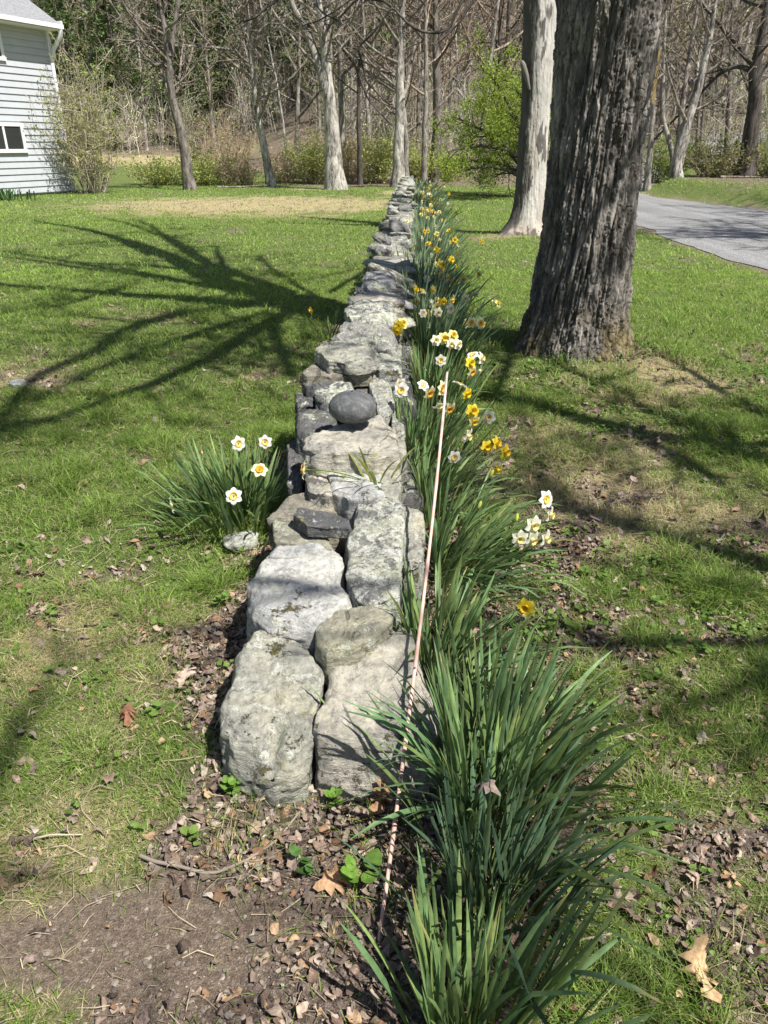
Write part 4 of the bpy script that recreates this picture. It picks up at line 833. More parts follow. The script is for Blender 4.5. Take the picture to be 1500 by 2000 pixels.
# brush, saplings and twig haze over the hillside: nobody could count it
a = Acc(); rr = np.random.default_rng(123)
BC = np.array([(.48, .43, .36), (.30, .25, .20), (.64, .59, .52), (.20, .17, .14), (.34, .31, .27), (.30, .33, .20)])
def sapling_proto(nt):
    q_ = Acc(); h = 1.0; p0 = np.zeros(3); d = np.array([rr.normal(0, .15), rr.normal(0, .15), 1]); P = np.array([p0, p0 + d * .5, p0 + d + rr.normal(0, .08, 3)]); r = .006
    q_.tube(P, [r, r * .7, r * .3], 3, (1, 1, 1), False)
    for q in range(nt):
        t = rr.uniform(.15, .98); b = p0 + d * t; v = rr.normal(size=3); v[2] = abs(v[2]) * .8 + .25; v /= np.linalg.norm(v); L = rr.uniform(.15, .42)
        q_.tube(np.array([b, b + v * L * .5 + rr.normal(0, .03, 3), b + v * L + [0, 0, .08 * L]]), [r * .5, r * .42, r * .3], 3, np.ones(3) * rr.uniform(.8, 1.35), False)
    return np.vstack(q_.V), np.vstack(q_.Q), np.vstack(q_.C)[:, :3]
SP = [sapling_proto(rr.integers(9, 20)) for _ in range(24)]
SPK = []
for i in range(6000):
    y = 40 + 78 * rr.random() ** 1.15; x = rr.uniform(-1, 1) * (.55 * y + 3)
    if abs(x - roadx(y)) < roadhw(y) + .3 or (x < -3.5 and y < 62): continue
    V, Qd, C = SP[rr.integers(24)]; h = rr.uniform(1.2, 4.5) * (1 + max(0, y - 60) / 45); az = rr.random() * 6.28; fat = 1 + .008 * y
    Mx = np.array(Matrix.Rotation(az, 3, 'Z')); a.add(V @ Mx.T * h * np.array([.8, .8, 1]) + [x, y, H(x, y) - .05], Qd, None, C * BC[rr.integers(6)] * rr.uniform(.7, 1.35))
    if rr.random() < .55: SPK.append((x, y, H(x, y), h, rr.integers(4)))
SPK = np.array(SPK); m = 13; S = np.repeat(SPK, m, 0); k = len(S); t = rr.uniform(.25, 1.1, k); ra = rr.uniform(0, .4, k) * S[:, 3]; an = rr.random(k) * 6.28
ctr = np.stack([S[:, 0] + ra * np.cos(an), S[:, 1] + ra * np.sin(an), S[:, 2] + t * S[:, 3]], -1); u = rr.normal(size=(k, 3)); u /= np.linalg.norm(u, axis=1)[:, None]; v = np.cross(u, rr.normal(size=(k, 3))); v /= np.linalg.norm(v, axis=1)[:, None] + 1e-9
sz = (rr.uniform(.03, .08, k) * (1 + .008 * S[:, 1]))[:, None]; PCOL = np.array([(.26, .33, .10), (.28, .31, .13), (.32, .25, .19), (.22, .30, .08)]); cc = PCOL[S[:, 4].astype(int)] * rr.uniform(.6, 1.35, (k, 1))
a.add(np.stack([ctr - u * sz, ctr - v * sz * .6, ctr + u * sz, ctr + v * sz * .6], 1), np.arange(4 * k).reshape(-1, 4), None, np.repeat(cc, 4, 0))
tag(a.build('hillside_brush', M['twig'], smooth=False), kind='stuff')
# fallen logs and litter texture come from the ground; leafy green brush low on the hill
# ------------------------------------------------------------------ shrubs
def shrub(label, base, w, h, seed, stems, leafn, leafc, twc, name='bush', cat='bush', group=None, ls=.035, low=.1, sr=.012, leaf_in=.35):
    rr = np.random.default_rng(seed); root = empty(name, base, label, cat, group); a = Acc(); lv = Acc(); ends = []
    for s in range(stems):
        az = rr.random() * 6.28; rad = w / 2 * rr.random() ** .6; tip = np.array([math.cos(az) * rad, math.sin(az) * rad, h * rr.uniform(.55, 1.05) * (1 - .35 * (rad / (w / 2)) ** 2)])
        b = np.array([math.cos(az) * rad * .25, math.sin(az) * rad * .25, -.08]); mid = b * .5 + tip * .5 + [0, 0, .1 * h] + rr.normal(0, .06 * h, 3)
        t = np.linspace(0, 1, 7)[:, None]; P = (1 - t) ** 2 * b + 2 * t * (1 - t) * mid + t * t * tip; P[1:] += rr.normal(0, .02 * h, (6, 3)); r = np.linspace(sr, sr * .35, 7); c = np.array(twc) * rr.uniform(.7, 1.3)
        a.tube(P, r, 4, c, False)
        for q in range(6):
            i = rr.integers(1, 6); v = rr.normal(size=3); v[2] = abs(v[2]) * .6; v /= np.linalg.norm(v); L = h * rr.uniform(.1, .28); E = np.array([P[i], P[i] + v * L * .5, P[i] + v * L + [0, 0, .05 * L]]); a.tube(E, [sr * .5, sr * .4, sr * .3], 3, c, False); ends.append(E)
        ends.append(P[2:])
    for k in range(int(leafn * 2.4)):
        E = ends[rr.integers(len(ends))]; i = rr.integers(len(E)); p = E[i] + rr.normal(0, ls * 1.6, 3)
        if p[2] < low * h * rr.random(): p[2] = abs(p[2])
        u = rr.normal(size=3); u /= np.linalg.norm(u); v = np.cross(u, rr.normal(size=3)); v /= np.linalg.norm(v) + 1e-9; s = ls * rr.uniform(.6, 1.3)
        t = rr.random(); c = (np.array(leafc[0]) * (1 - t) + np.array(leafc[1]) * t) * rr.uniform(.75, 1.25)
        lv.add([p - u * s, p - v * s * .55, p + u * s, p + v * s * .55], [(0, 1, 2, 3)], None, c)
    a.build('stems', M['twig'], root)
    if leafn: lv.build('foliage', M['spring'], root, False)
    return root
LGc = ((.36, .42, .10), (.62, .68, .24)); OLc = ((.36, .33, .15), (.55, .50, .27)); DGc = ((.17, .25, .05), (.34, .42, .11))
def g0(px, Y): 
    p = at_Y(px, 360, Y); return (p.x, Y, H(p.x, Y))
shrub('tall twiggy shrub with new leaves at the corner of the white house', g0(182, 30.3), 3.6, 5.0, 601, 70, 2200, ((.26, .30, .09), (.48, .5, .18)), (.46, .4, .32), 'house_shrub', 'shrub', None, .045, .15, .016)
for i, (px, Y, w, h, st, nl, lc, lab) in enumerate((
    (318, 37, 3.6, 1.3, 40, 1500, LGc, 'low green bush left of the dark curving tree'), (395, 36.5, 3.8, 1.6, 45, 1700, LGc, 'green bush right behind the dark curving tree'),
    (452, 38, 3.0, 2.6, 50, 600, OLc, 'brown twiggy bush left of the leaning grey tree'), (482, 36, 2.4, 1.2, 34, 300, OLc, 'low brown bush at the foot of the leaning grey tree'),
    (560, 37.5, 2.8, 1.9, 40, 500, OLc, 'brown bush right of the leaning grey tree'), (612, 37, 2.8, 2.3, 44, 1600, LGc, 'green bush left of the stout forked tree'),
    (682, 37, 2.2, 2.0, 44, 700, OLc, 'olive bush between forked tree and slender dark trunk'), (735, 37.5, 2.8, 2.4, 44, 1700, LGc, 'green bush left of the wall end trunk'),
    (815, 38, 2.4, 2.0, 40, 1300, LGc, 'green bush behind the far end of the wall'), (640, 42, 4.5, 3.2, 60, 600, OLc, 'tall thicket behind the stout forked tree'), (430, 44, 5, 3.6, 60, 500, OLc, 'tall thicket behind the leaning tree'),
    (1392, 31.5, 3.6, 1.5, 50, 1400, ((.15, .17, .05), (.26, .27, .1)), 'yellowish roadside bush between pale stem clump and twisted tree'), (1500, 31, 2.6, 1.7, 44, 1000, DGc, 'green bush behind the twisted tree at right edge'),
    (1282, 37, 2.8, 2.4, 44, 1700, DGc, 'dark green bush behind the slender roadside trunk'), (880, 38.5, 3.5, 1.6, 40, 900, LGc, 'green bush below the leafy green tree'), (1320, 42, 3, 1.6, 40, 900, DGc, 'dark low bush by the far bend of the road'))):
    shrub(lab, g0(px, Y), w, h, 610 + i, st, nl, lc, (.42, .35, .27) if lc is not OLc else (.44, .32, .25), ls=.05, sr=.013, group='bushes along the edge of the wood')
# leafy green tree right of the wall
root = empty('leafing_tree', (*at_z(1032, 385, 0).xy, 0), 'small spreading tree covered in fresh yellow green leaves left of the pale trunk', 'tree'); rr = np.random.default_rng(650)
br = Acc(); lv = Acc(); ends = []; Yt = root.location.y
for s in range(14):
    az = rr.random() * 6.28 if s > 7 else (3.14 + rr.normal(0, .6)); L = rr.uniform(2.6, 4.3); e = rr.uniform(.15, 1.0) if s > 3 else .06
    d = np.array([math.cos(az), math.sin(az), e]); d /= np.linalg.norm(d); b = np.array([0, 0, .5 + rr.random() * .8])
    Q, rd = limb(br, [b, b + d * L * .35 + [0, 0, .35], b + d * L * .7 + [0, 0, .35], b + d * L + [0, 0, .1]], .09, .015, 700 + s, 7, 18, wob=.05)
    k0 = len(br.V); twigs(br, Q, rd, rr, 3, 2.2, 1.7, (.5, .45, .4), .25, .15, .007); ends += [v for v in br.V[k0:]]
limb(br, [(0, 0, -.15), (.03, 0, .5), (0, .05, 1.4)], .17, .11, 3, 10, 14)
E = np.vstack(ends); E = E[E[:, 2] > .35]
for p in E[rr.integers(0, len(E), 26000)]:
    p = p + rr.normal(0, .10, 3); u = rr.normal(size=3); u /= np.linalg.norm(u); v = np.cross(u, rr.normal(size=3)); v /= np.linalg.norm(v) + 1e-9; s = rr.uniform(.022, .045); t = rr.random()
    lv.add([p - u * s, p - v * s * .6, p + u * s, p + v * s * .6], [(0, 1, 2, 3)], None, (np.array([.20, .30, .035]) * (1 - t) + np.array([.42, .52, .09]) * t) * rr.uniform(.8, 1.2))
br.build('trunk', M['bark_dark'], root); lv.build('crown', M['spring'], root, False)
# fallen branches and dead-leaf bank at the wood's edge
def log(pxs, Y, r, lab, col=(.8, .75, .7)):
    acc = Acc(); P = []
    for x, y in pxs: q = at_Y(x, y, Y); P.append((q.x, Y, max(q.z, H(q.x, Y) + r * .6)))
    limb(acc, P, r, r * .4, int(pxs[0][0]), 7, 18, col=col, wob=.02); tag(acc.build('fallen_branch', M['bark_grey']), lab, 'fallen branch')
log([(425,371),(470,365),(520,362)], 34, .06, 'fallen grey branch lying before the bushes left of the leaning tree')
log([(685,366),(725,362),(760,366)], 34.5, .05, 'fallen branch lying near the slender dark trunk by the wall end', (.6, .5, .42))
log([(1400,380),(1440,372),(1500,368)], 30.5, .06, 'bleached fallen branch on the bank below the twisted tree')
log([(1470,365),(1485,345),(1500,335)], 31, .06, 'broken branch propped on the bank at the right edge')

# ------------------------------------------------------------------ yellow edged board beyond the big trunk
q0, q1 = at_Y(1276, 92, 30.7), at_Y(1273, 203, 30.7)
acc_root = empty('marker_board', (q1.x, 30.7, q1.z), 'narrow yellow edged board fixed to the slender trunk right of the huge tree', 'marker board')
acc = Acc(); acc.box((0, 0, (q0.z - q1.z) / 2), (.10, .16, q0.z - q1.z)); acc.build('board', M['yellow'], acc_root, False)
acc = Acc(); acc.box((0.0, .11, (q0.z - q1.z) * .5), (.07, .07, .5)); acc.build('bracket', M['black'], acc_root, False)

# ------------------------------------------------------------------ house
corner = at_z(146, 377, 0.0); AZ = R(24); ax = Vector((-math.sin(AZ), -math.cos(AZ), 0)); nrm = Vector((math.cos(AZ), -math.sin(AZ), 0))
house = empty('house', (corner.x, corner.y, 0), 'white lap sided two storey house with grey shingle roof at the left edge', 'house'); house.rotation_euler = (0, 0, math.atan2(ax.y, ax.x))
# local frame: x runs along the wall towards the camera, y points away from the visible wall (into the house)
side = 1 if (Matrix.Rotation(house.rotation_euler.z, 3, 'Z') @ Vector((0, 1, 0))).dot(nrm) < 0 else -1
EAVE = at_Y(96, 50, corner.y).z; LEN = 11; DEP = 8
def on_wall(px, py):
    d = ray(px, py); o = Vector((0, 0, CAMZ)); t = (corner - o).dot(nrm) / d.dot(nrm); p = o + d * t; return ((p - corner).dot(ax), p.z)
w0, wz1 = on_wall(40, 240); _, wz0 = on_wall(48, 298); u0, uz = on_wall(8, 119); WX1 = w0; 
acc = Acc(); z = .1; BH = .205
while z < EAVE:
    zt = min(z + BH, EAVE + .05)
    def board(x0, x1):
        acc.add([(x0, -side * .034, z), (x1, -side * .034, z), (x1, -side * .001, zt), (x0, -side * .001, zt), (x0, .0, z), (x1, .0, z)], [(0, 1, 2, 3), (4, 5, 1, 0)])
    board(.1, LEN); z += BH
acc.box((LEN / 2, side * (DEP / 2 + .02), EAVE / 2 + .05), (LEN - .02, DEP, EAVE)); 
# gable ends
for xx in (.01, LEN - .01): acc.add([(xx, side * .02, EAVE), (xx, side * DEP, EAVE), (xx, side * DEP / 2, EAVE + DEP * .42)], None, [(0, 1, 2)])
acc.build('wall', M['siding'], house, False)
acc = Acc(); acc.box((LEN / 2, side * DEP / 2, -.12), (LEN - .06, DEP - .1, .5)); acc.build('foundation', M['foundation'], house, False)
acc = Acc(); acc.box((.05, -side * .026, EAVE / 2 + .06), (.13, .05, EAVE)); acc.box((-.012, side * .05, EAVE / 2 + .06), (.03, .13, EAVE)); acc.build('corner_board', M['white'], house, False)
OV = .55; ob = Acc(); zr = EAVE + .02; sl_ = .62
ridge = (side * DEP / 2, zr + (DEP / 2 + OV) * sl_)
for sg in (0, 1):
    ya = -side * OV if sg == 0 else side * (DEP + OV); V = [(-.10, ya, zr), (LEN + .35, ya, zr), (LEN + .35, ridge[0], ridge[1]), (-.10, ridge[0], ridge[1])]; V2 = [(x, y, z - .12) for x, y, z in V]
    ob.add(V + V2, [(0, 1, 2, 3), (7, 6, 5, 4), (0, 4, 5, 1), (1, 5, 6, 2), (2, 6, 7, 3), (3, 7, 4, 0)])
roof = ob.build('roof', M['roof'], house, False)
acc = Acc(); acc.box((LEN / 2, -side * (OV + .05), zr - .08), (LEN + .26, .10, .13)); acc.box((LEN / 2, -side * OV / 2, zr - .17), (LEN + .16, OV - .02, .03)); acc.box((-.12, -side * (OV - .2) , zr + .02), (.05, .5, .16)); acc.build('gutter', M['white'], house, False)
acc = Acc(); acc.tube(np.array([(-.02, -side * (OV + .03), zr - .12), (-.02, -side * (OV + .02), zr - .3), (-.02, -side * .32, zr - .55), (-.02, -side * .1, zr - .75), (-.02, -side * .09, zr - .95)]), [.075] * 5, 8); acc.build('downspout', M['white'], house)
def window(x1, z0, z1, w):
    x0 = x1 + w; f = Acc(); t = .11; yb = -side * .04; d = .08
    f.box(((x0 + x1) / 2, yb, z1 - t / 2), (x0 - x1, d, t)); f.box(((x0 + x1) / 2, yb, z0 + t / 2), (x0 - x1 + .06, d + .03, t)); f.box((x1 + t / 2, yb, (z0 + z1) / 2), (t, d - .004, z1 - z0 - .02)); f.box((x0 - t / 2, yb, (z0 + z1) / 2), (t, d - .004, z1 - z0 - .02)); f.box(((x0 + x1) / 2, yb + side * .004, (z0 + z1) / 2), (.08, d - .01, z1 - z0 - .02))
    fo = f.build('window', M['white'], house, False)
    g = Acc(); g.box(((x0 + x1) / 2, -side * .042, (z0 + z1) / 2), (x0 - x1 - .05, .012, z1 - z0 - .05)); g.build('pane', M['glass'], fo, False)
window(WX1, wz0, wz1, 1.65); window(u0, uz, uz + 1.3, 1.0)
gp = Acc(); rr = np.random.default_rng(5)
hr = empty('foundation_plant', (*at_z(12, 392, 0).xy, 0), 'tuft of green strap leaves at the foot of the house wall', 'plant')
for k in range(90):
    x, y_ = rr.normal(0, .35), rr.normal(0, .25); az = rr.random() * 6.28; L = rr.uniform(.25, .45); d = np.array([math.cos(az), math.sin(az), 0]); w = np.array([-d[1], d[0], 0]) * .02; p = np.array([x, y_, 0]); q = p + d * L * .25 + [0, 0, L * .8]; e = p + d * L * .7 + [0, 0, L * .9]
    gp.add([p - w, p + w, q + w, q - w, e], [(0, 1, 2, 3)], [(3, 2, 4)], np.array([.08, .15, .05]) * rr.uniform(.7, 1.4))
gp.build('leaves', M['strap'], hr, False)

# ------------------------------------------------------------------ daffodils
def flower_meshes(pc, tc, trl=.022, trr=.014, split=False, name='daffodil_petals'):
    a = Acc(); R6 = .042
    for k in range(6):
        az = k * math.pi / 3; off = .0015 if k % 2 else -.001; V = []
        for i, t in enumerate((0, .3, .6, .85, 1.0)):
            w = (.004, .0145, .0165, .010, .001)[i]; y = t * R6; z = off + .006 * math.sin(t * 2.6) - (.004 if i == 4 else 0)
            V += [(-w, y, z + .002), (0, y, z - .001 if i else z), (w, y, z + .002)]
        V = np.array(V); ca, sa = math.cos(az), math.sin(az); V = np.stack([V[:, 0] * ca - V[:, 1] * sa, V[:, 0] * sa + V[:, 1] * ca, V[:, 2]], -1)
        Q = [(3 * i + j, 3 * i + j + 1, 3 * i + j + 4, 3 * i + j + 3) for i in range(4) for j in range(2)]; a.add(V, Q, None, pc)
    a.tube(np.array([(0, 0, -.02), (0, 0, -.010), (0, 0, .001)]), [.003, .0045, .004], 6, (.12, .2, .06), False)
    b = Acc(); n = 16; th = np.arange(n) / n * 2 * np.pi; rows = []
    for t in (0, .35, .7, .92, 1.0):
        r = trr * (.62 + .32 * t + (.35 * max(0, t - .8) / .2)); fr = 1 + (.16 * np.sin(th * 8) if t > .9 else 0 * th); rows.append(np.stack([np.cos(th) * r * fr, np.sin(th) * r * fr, np.full(n, t * trl) + (.0018 * np.sin(th * 8 + 1) if t > .9 else 0)], -1))
    V = np.vstack(rows); i = np.arange(4)[:, None] * n; j = np.arange(n)[None]; k = (j + 1) % n
    cc = np.tile(np.array(tc, float), (len(V), 1)); cc[-2 * n:] *= [1.1, .85, .7]
    b.add(np.vstack([V, [(0, 0, trl * .25)]]), np.stack([i + j, i + k, i + n + k, i + n + j], -1).reshape(-1, 4), None, np.vstack([cc, cc[:1] * .8]))
    b.add(rows[1], None, [(0, q, q + 1) for q in range(1, n - 1)], np.array(tc) * .75)
    for q in range(6): b.tube(np.array([(.002 * math.cos(q), .002 * math.sin(q), trl * .3), (.003 * math.cos(q), .003 * math.sin(q), trl * .85)]), .0009, 3, (.5, .42, .05), False)
    return a.mesh(name, M['petal']), b.mesh('daffodil_trumpet', M['trumpet'])
WHT = (.86, .86, .80); YEL = (.82, .66, .05); CRM = (.85, .82, .55); ORG = (.80, .46, .04); LEM = (.84, .78, .34)
FM = {'w': flower_meshes(WHT, (.85, .64, .08), .012, .0145), 'o': flower_meshes(CRM, ORG, .016, .016), 'y': flower_meshes(YEL, (.83, .62, .03), .028, .014), 'c': flower_meshes((.86, .85, .72), LEM, .026, .013), 'l': flower_meshes(LEM, (.82, .6, .05), .024, .014)}
BUD = Acc(); D = rock_dirs(10, 8); V = D.reshape(-1, 3) * [.007, .007, .017]; i = np.arange(7)[:, None] * 10; j = np.arange(10)[None]
BUD.add(V, np.stack([i + j, i + 10 + j, i + 10 + (j + 1) % 10, i + (j + 1) % 10], -1).reshape(-1, 4), None, (.5, .55, .1)); BUDM = BUD.mesh('daffodil_bud', M['petal'])
def strap_leaf(a, p, d, L, w, droop, rr, seg=6, col=(.07, .14, .07), up=1.0, tip=False):
    """one strap leaf from P: rises, then arches over towards D"""
    d = np.array(d, float); h = np.linalg.norm(d[:2]) + 1e-9; dh = np.array([d[0] / h, d[1] / h, 0]); lean = h
    ang = math.atan2(lean, up); P = [np.array(p, float)]; tw = rr.normal(0, .5); ds = L / seg; bend = (rr.integers(2, seg), rr.uniform(.4, 1.1)) if rr.random() < .10 else (99, 0)
    side0 = np.array([-dh[1], dh[0], 0])
    V = []; C = []
    for s in range(seg + 1):
        t = s / seg; aa = ang + droop * t ** 2 + (bend[1] if s >= bend[0] else 0)
        if s: P.append(P[-1] + (dh * math.sin(aa) + np.array([0, 0, math.cos(aa)])) * ds)
        T = dh * math.sin(aa) + np.array([0, 0, math.cos(aa)]); N = np.cross(T, side0); sd = side0 * math.cos(tw * (.4 + t)) + N * math.sin(tw * (.4 + t)); nn = np.cross(sd, T)
        ww = w * .5 * min(1, (1 - t) * 4.5 + .05) ** .7 * (.75 + .4 * math.sin(t * 2.6))
        V += [P[-1] - sd * ww, P[-1] - nn * ww * .32, P[-1] + sd * ww]
        base = np.array(col) * (.9 + .2 * t); f = max(0, 1 - t * 4); base = base * (1 - f) + np.array([.30, .36, .07]) * f; f2 = max(0, (t - .8) * 5) if tip else 0; base = base * (1 - f2) + np.array([.42, .36, .14]) * f2; C += [base] * 3
    Q = [(3 * s + q, 3 * s + q + 1, 3 * s + q + 4, 3 * s + q + 3) for s in range(seg) for q in range(2)]
    a.add(V, Q, None, np.array(C))
def stem_to(a, p, q, r=.0022, n=8, side=0.0):
    p, q = np.array(p, float), np.array(q, float); L = np.linalg.norm(q - p); t = np.linspace(0, 1, n)[:, None]; m = p * .6 + q * .4 + [0, 0, .28 * L * 0.6]
    P = (1 - t) ** 2 * p + 2 * t * (1 - t) * m + t * t * q; a.tube(P, r, 5, (.13, .22, .07), False); return P
def clump(label, base, nleaf, L, w, spread, lean, seed, flowers=(), group='daffodil clumps by the stone wall', foot=(.1, .1), col=(.11, .195, .085), droop=.7, far=False, z0=0.0, name='daffodil_clump', buds=(), var=.3, seg=6, over=0):
    rr = np.random.default_rng(seed); root = empty(name, base, label, 'daffodils', group); a = Acc(); B = np.array(base, float)
    for k in range(nleaf):
        q = rr.normal(size=2); r = np.hypot(*q); p = np.array([q[0] * foot[0], q[1] * foot[1], -.01]); d = np.array([q[0] * spread + lean[0] + rr.normal(0, .12), q[1] * spread + lean[1] + rr.normal(0, .12)])
        if B[0] > wx(B[1]) + .1 and rr.random() < .93: d[0] = max(d[0], -.10 + .05 * rr.random()); p[0] = max(p[0], -.06)
        t = rr.random(); c = np.array(col) * rr.uniform(.6, 1.55) * np.array([1 + .5 * t, 1 + .18 * t, 1 - .15 * t]); tip = rr.random() < .12
        strap_leaf(a, p, d, L * rr.uniform(1 - var, 1.12), w * rr.uniform(.7, 1.2), droop * rr.uniform(.1, 1.7) * (.4 + .6 * min(1.5, np.hypot(*d))), rr, seg, c, tip=tip)
    for k in range(over):
        strap_leaf(a, np.array([-.035 + rr.normal(0, .012), rr.normal(0, .07), -.01]), np.array([-rr.uniform(.2, .45), rr.normal(.0, .18)]), L * rr.uniform(.95, 1.3), w, rr.uniform(.5, 1.15), rr, seg, np.array(col) * rr.uniform(.7, 1.5))
    a.build('leaves', M['strap'], root)
    st = Acc(); ns = 0
    for f in flowers:
        kind, pos, face = f; pos = Vector(pos) - Vector(base); ff = Vector(face).normalized()
        o = bpy.data.objects.new('flower', FM[kind][0]); COL.objects.link(o); o.parent = root; o.location = pos
        o.rotation_euler = (ff.to_track_quat('Z', 'Y') @ __import__('mathutils').Quaternion((0, 0, 1), rr.random() * 1.05)).to_euler()
        s = rr.uniform(.76, 1.0) * (1.0 if not far else 1.1); o.scale = (s, s, s)
        if not far:
            t = bpy.data.objects.new('trumpet', FM[kind][1]); COL.objects.link(t); t.parent = o
        else:
            t = bpy.data.objects.new('trumpet', FM[kind][1]); COL.objects.link(t); t.parent = o
        q = rr.normal(size=2) * .6; stem_to(st, (q[0] * foot[0], q[1] * foot[1], 0), tuple(pos - ff * .018)); ns += 1
    for pos in buds:
        pos = Vector(pos) - Vector(base); o = bpy.data.objects.new('bud', BUDM); COL.objects.link(o); o.parent = root; o.location = pos; o.rotation_euler = (rr.normal(0, .5), rr.normal(0, .5), 0)
        q = rr.normal(size=2) * .6; stem_to(st, (q[0] * foot[0], q[1] * foot[1], 0), tuple(pos - Vector((0, 0, .012)))); ns += 1
    if ns: st.build('stems', M['strap'], root)
    return root
def F(k, px, py, Y, face=(0, -1, .35)): return (k, tuple(at_Y(px, py, Y)), face)
SUNF = (.55, -.75, .25)
def gb(px, py): p = at_z(px, py, 0); return (p.x, p.y, H(p.x, p.y))
clump('clump with broad leaves cut by the bottom edge of the photo', gb(905, 2050), 140, .33, .0098, .34, (.02, .10), 801, foot=(.075, .06), droop=.5)
clump('clump of thin upright leaves with small buds in front of the wall end', gb(940, 1790), 170, .33, .0085, .25, (.03, .06), 802, foot=(.075, .06), droop=.45, col=(.07, .13, .08), buds=[tuple(at_Y(x, y, 1.45)) for x, y in ((1010,1665),(1095,1645),(1075,1690),(1112,1705))])
clump('largest clump of broad leaning leaves spilling over the tan end stone', gb(935, 1600), 240, .41, .0105, .31, (.06, .10), 803, foot=(.10, .10), droop=.6, over=16)
clump('dense broad leaved clump leaning right above the largest clump', gb(985, 1500), 100, .38, .011, .32, (.24, .08), 811, foot=(.09, .10), droop=.7)
clump('leafy clump with one open yellow flower beside the small olive stone', gb(850, 1330), 140, .38, .0115, .40, (.14, .10), 804, [F('y', 1028, 1185, 2.0, (-.35, -.75, .1))], foot=(.08, .09), droop=.7)
clump('drooping clump with a cluster of white flowers bent to the right', gb(880, 1130), 170, .42, .0115, .34, (.42, -.02), 805,
      [F('w', 1065, 975, 2.7, (.5, -.7, .3)), F('c', 1072, 1004, 2.65, (.8, -.5, -.1)), F('c', 1040, 1024, 2.55, (.4, -.8, .0)), F('c', 1015, 1050, 2.5, (.1, -.9, .0)), F('c', 1037, 1052, 2.52, (.5, -.7, -.2)), F('c', 1064, 1050, 2.55, (.7, -.6, -.1))], foot=(.09, .12), droop=1.0, buds=[tuple(at_Y(x, y, 2.6)) for x, y in ((1010,1010),(1003,1058),(937,986),(960,925))])
clump('thin sprawling clump with golden flowers bent low towards the big tree', gb(850, 1010), 90, .40, .012, .30, (.36, .05), 806,
      [F('y', 950, 872, 3.3, (.2, -.7, .1)), F('y', 967, 866, 3.3, (.7, -.4, .2)), F('y', 984, 882, 3.25, (.6, -.5, 0)), F('y', 970, 915, 3.2, (.5, -.5, -.4)), F('c', 973, 828, 3.5, (.7, -.3, -.5)), F('w', 956, 815, 3.6, (-.3, -.5, .2)), F('c', 912, 850, 3.3, (.6, -.4, -.2)), F('w', 888, 893, 3.2, (0, -.9, .2))], foot=(.10, .1), droop=.9)
clump('tall upright clump with white flowers facing the rod beside the boulder', gb(815, 945), 230, .47, .011, .20, (.10, .10), 807,
      [F('w', 784, 762, 3.4, (-.1, -.9, .25)), F('w', 783, 752, 3.55, (-.4, -.6, .3)), F('w', 826, 753, 3.5, (.3, -.5, .6)), F('o', 862, 758, 3.45, (.75, -.55, .1)), F('w', 897, 752, 3.55, (.4, .3, .9)), F('y', 911, 768, 3.45, (.5, -.6, -.1)), F('o', 838, 766, 3.45, (.5, -.6, -.3)), F('c', 860, 790, 3.4, (.2, -.5, -.6)), F('o', 877, 797, 3.4, (.4, -.6, -.3)), F('y', 922, 803, 3.4, (.3, -.8, .3)), F('l', 925, 822, 3.4, (.4, -.7, -.2))], foot=(.10, .13), droop=.5)
clump('upright clump with pale yellow flowers behind the white flowered clump', gb(840, 830), 220, .47, .011, .20, (.08, .08), 808,
      [F('w', 861, 704, 4.1, (-.05, -.95, .25)), F('c', 851, 665, 4.4, (.2, -.8, .2)), F('l', 866, 661, 4.5, (.3, -.7, .2)), F('l', 884, 656, 4.5, (.3, -.6, .4)), F('c', 880, 672, 4.4, (.3, -.7, .1)), F('c', 894, 673, 4.4, (.5, -.7, .2)), F('y', 918, 710, 4.2, (.4, -.6, .3)), F('w', 924, 695, 4.3, (-.2, -.3, .9)), F('c', 938, 700, 4.3, (.8, -.4, .2)), F('o', 921, 726, 4.2, (.5, -.6, -.2)), F('c', 934, 722, 4.2, (.5, -.2, -.3))], foot=(.11, .16), droop=.5)
clump('clump with two yellow flowers hanging over the knobbly stones', gb(835, 735), 200, .48, .011, .2, (.05, .08), 809,
      [F('y', 780, 636, 4.7, (-.4, -.8, .1)), F('y', 776, 645, 4.6, (-.1, -.8, -.3)), F('l', 786, 632, 4.8, (.2, -.7, .3)), F('w', 826, 612, 5.2, (.2, -.7, .3)), F('l', 853, 600, 5.3, (.2, -.9, .2)), F('c', 879, 603, 5.3, (.5, -.7, .2)), F('c', 855, 610, 5.2, (.3, -.8, .0)), F('o', 937, 631, 5.2, (.5, -.7, .1)), F('o', 920, 630, 5.2, (.3, -.7, .1))], foot=(.12, .18), droop=.5)
clump('small lone clump left of the wall with several white flowers', gb(465, 1012), 270, .36, .011, .30, (-.06, .02), 810,
      [F('w', 518, 863, 3.15, (.1, -.9, .3)), F('w', 465, 866, 3.25, (.45, -.7, .2)), F('w', 396, 884, 3.3, (-.85, -.25, .0)), F('w', 457, 969, 2.85, (.0, -.85, .45)), F('w', 337, 986, 2.95, (-.9, -.3, -.1)), F('o', 507, 919, 3.0, (.2, -.5, .8))], foot=(.12, .10), droop=.55, group='daffodil clumps left of the wall')
# sprig growing out of the wall, and the small clump beyond
clump('sprig of a few yellowish leaves growing out of the wall top', tuple(at_z(735, 955, .36)), 11, .26, .013, .5, (-.1, .0), 812, [F('o', 596, 917, 2.78, (-.9, 0, .1))], foot=(.02, .02), droop=1.0, col=(.27, .34, .09), group='daffodil clumps left of the wall')
clump('small clump with one yellow flower in the tree shadow left of the wall', gb(645, 662), 26, .33, .011, .4, (.05, 0), 813, [F('y', 608, 606, 6.6, (-.8, -.4, -.1))], foot=(.06, .06), droop=1.2, group='daffodil clumps left of the wall')
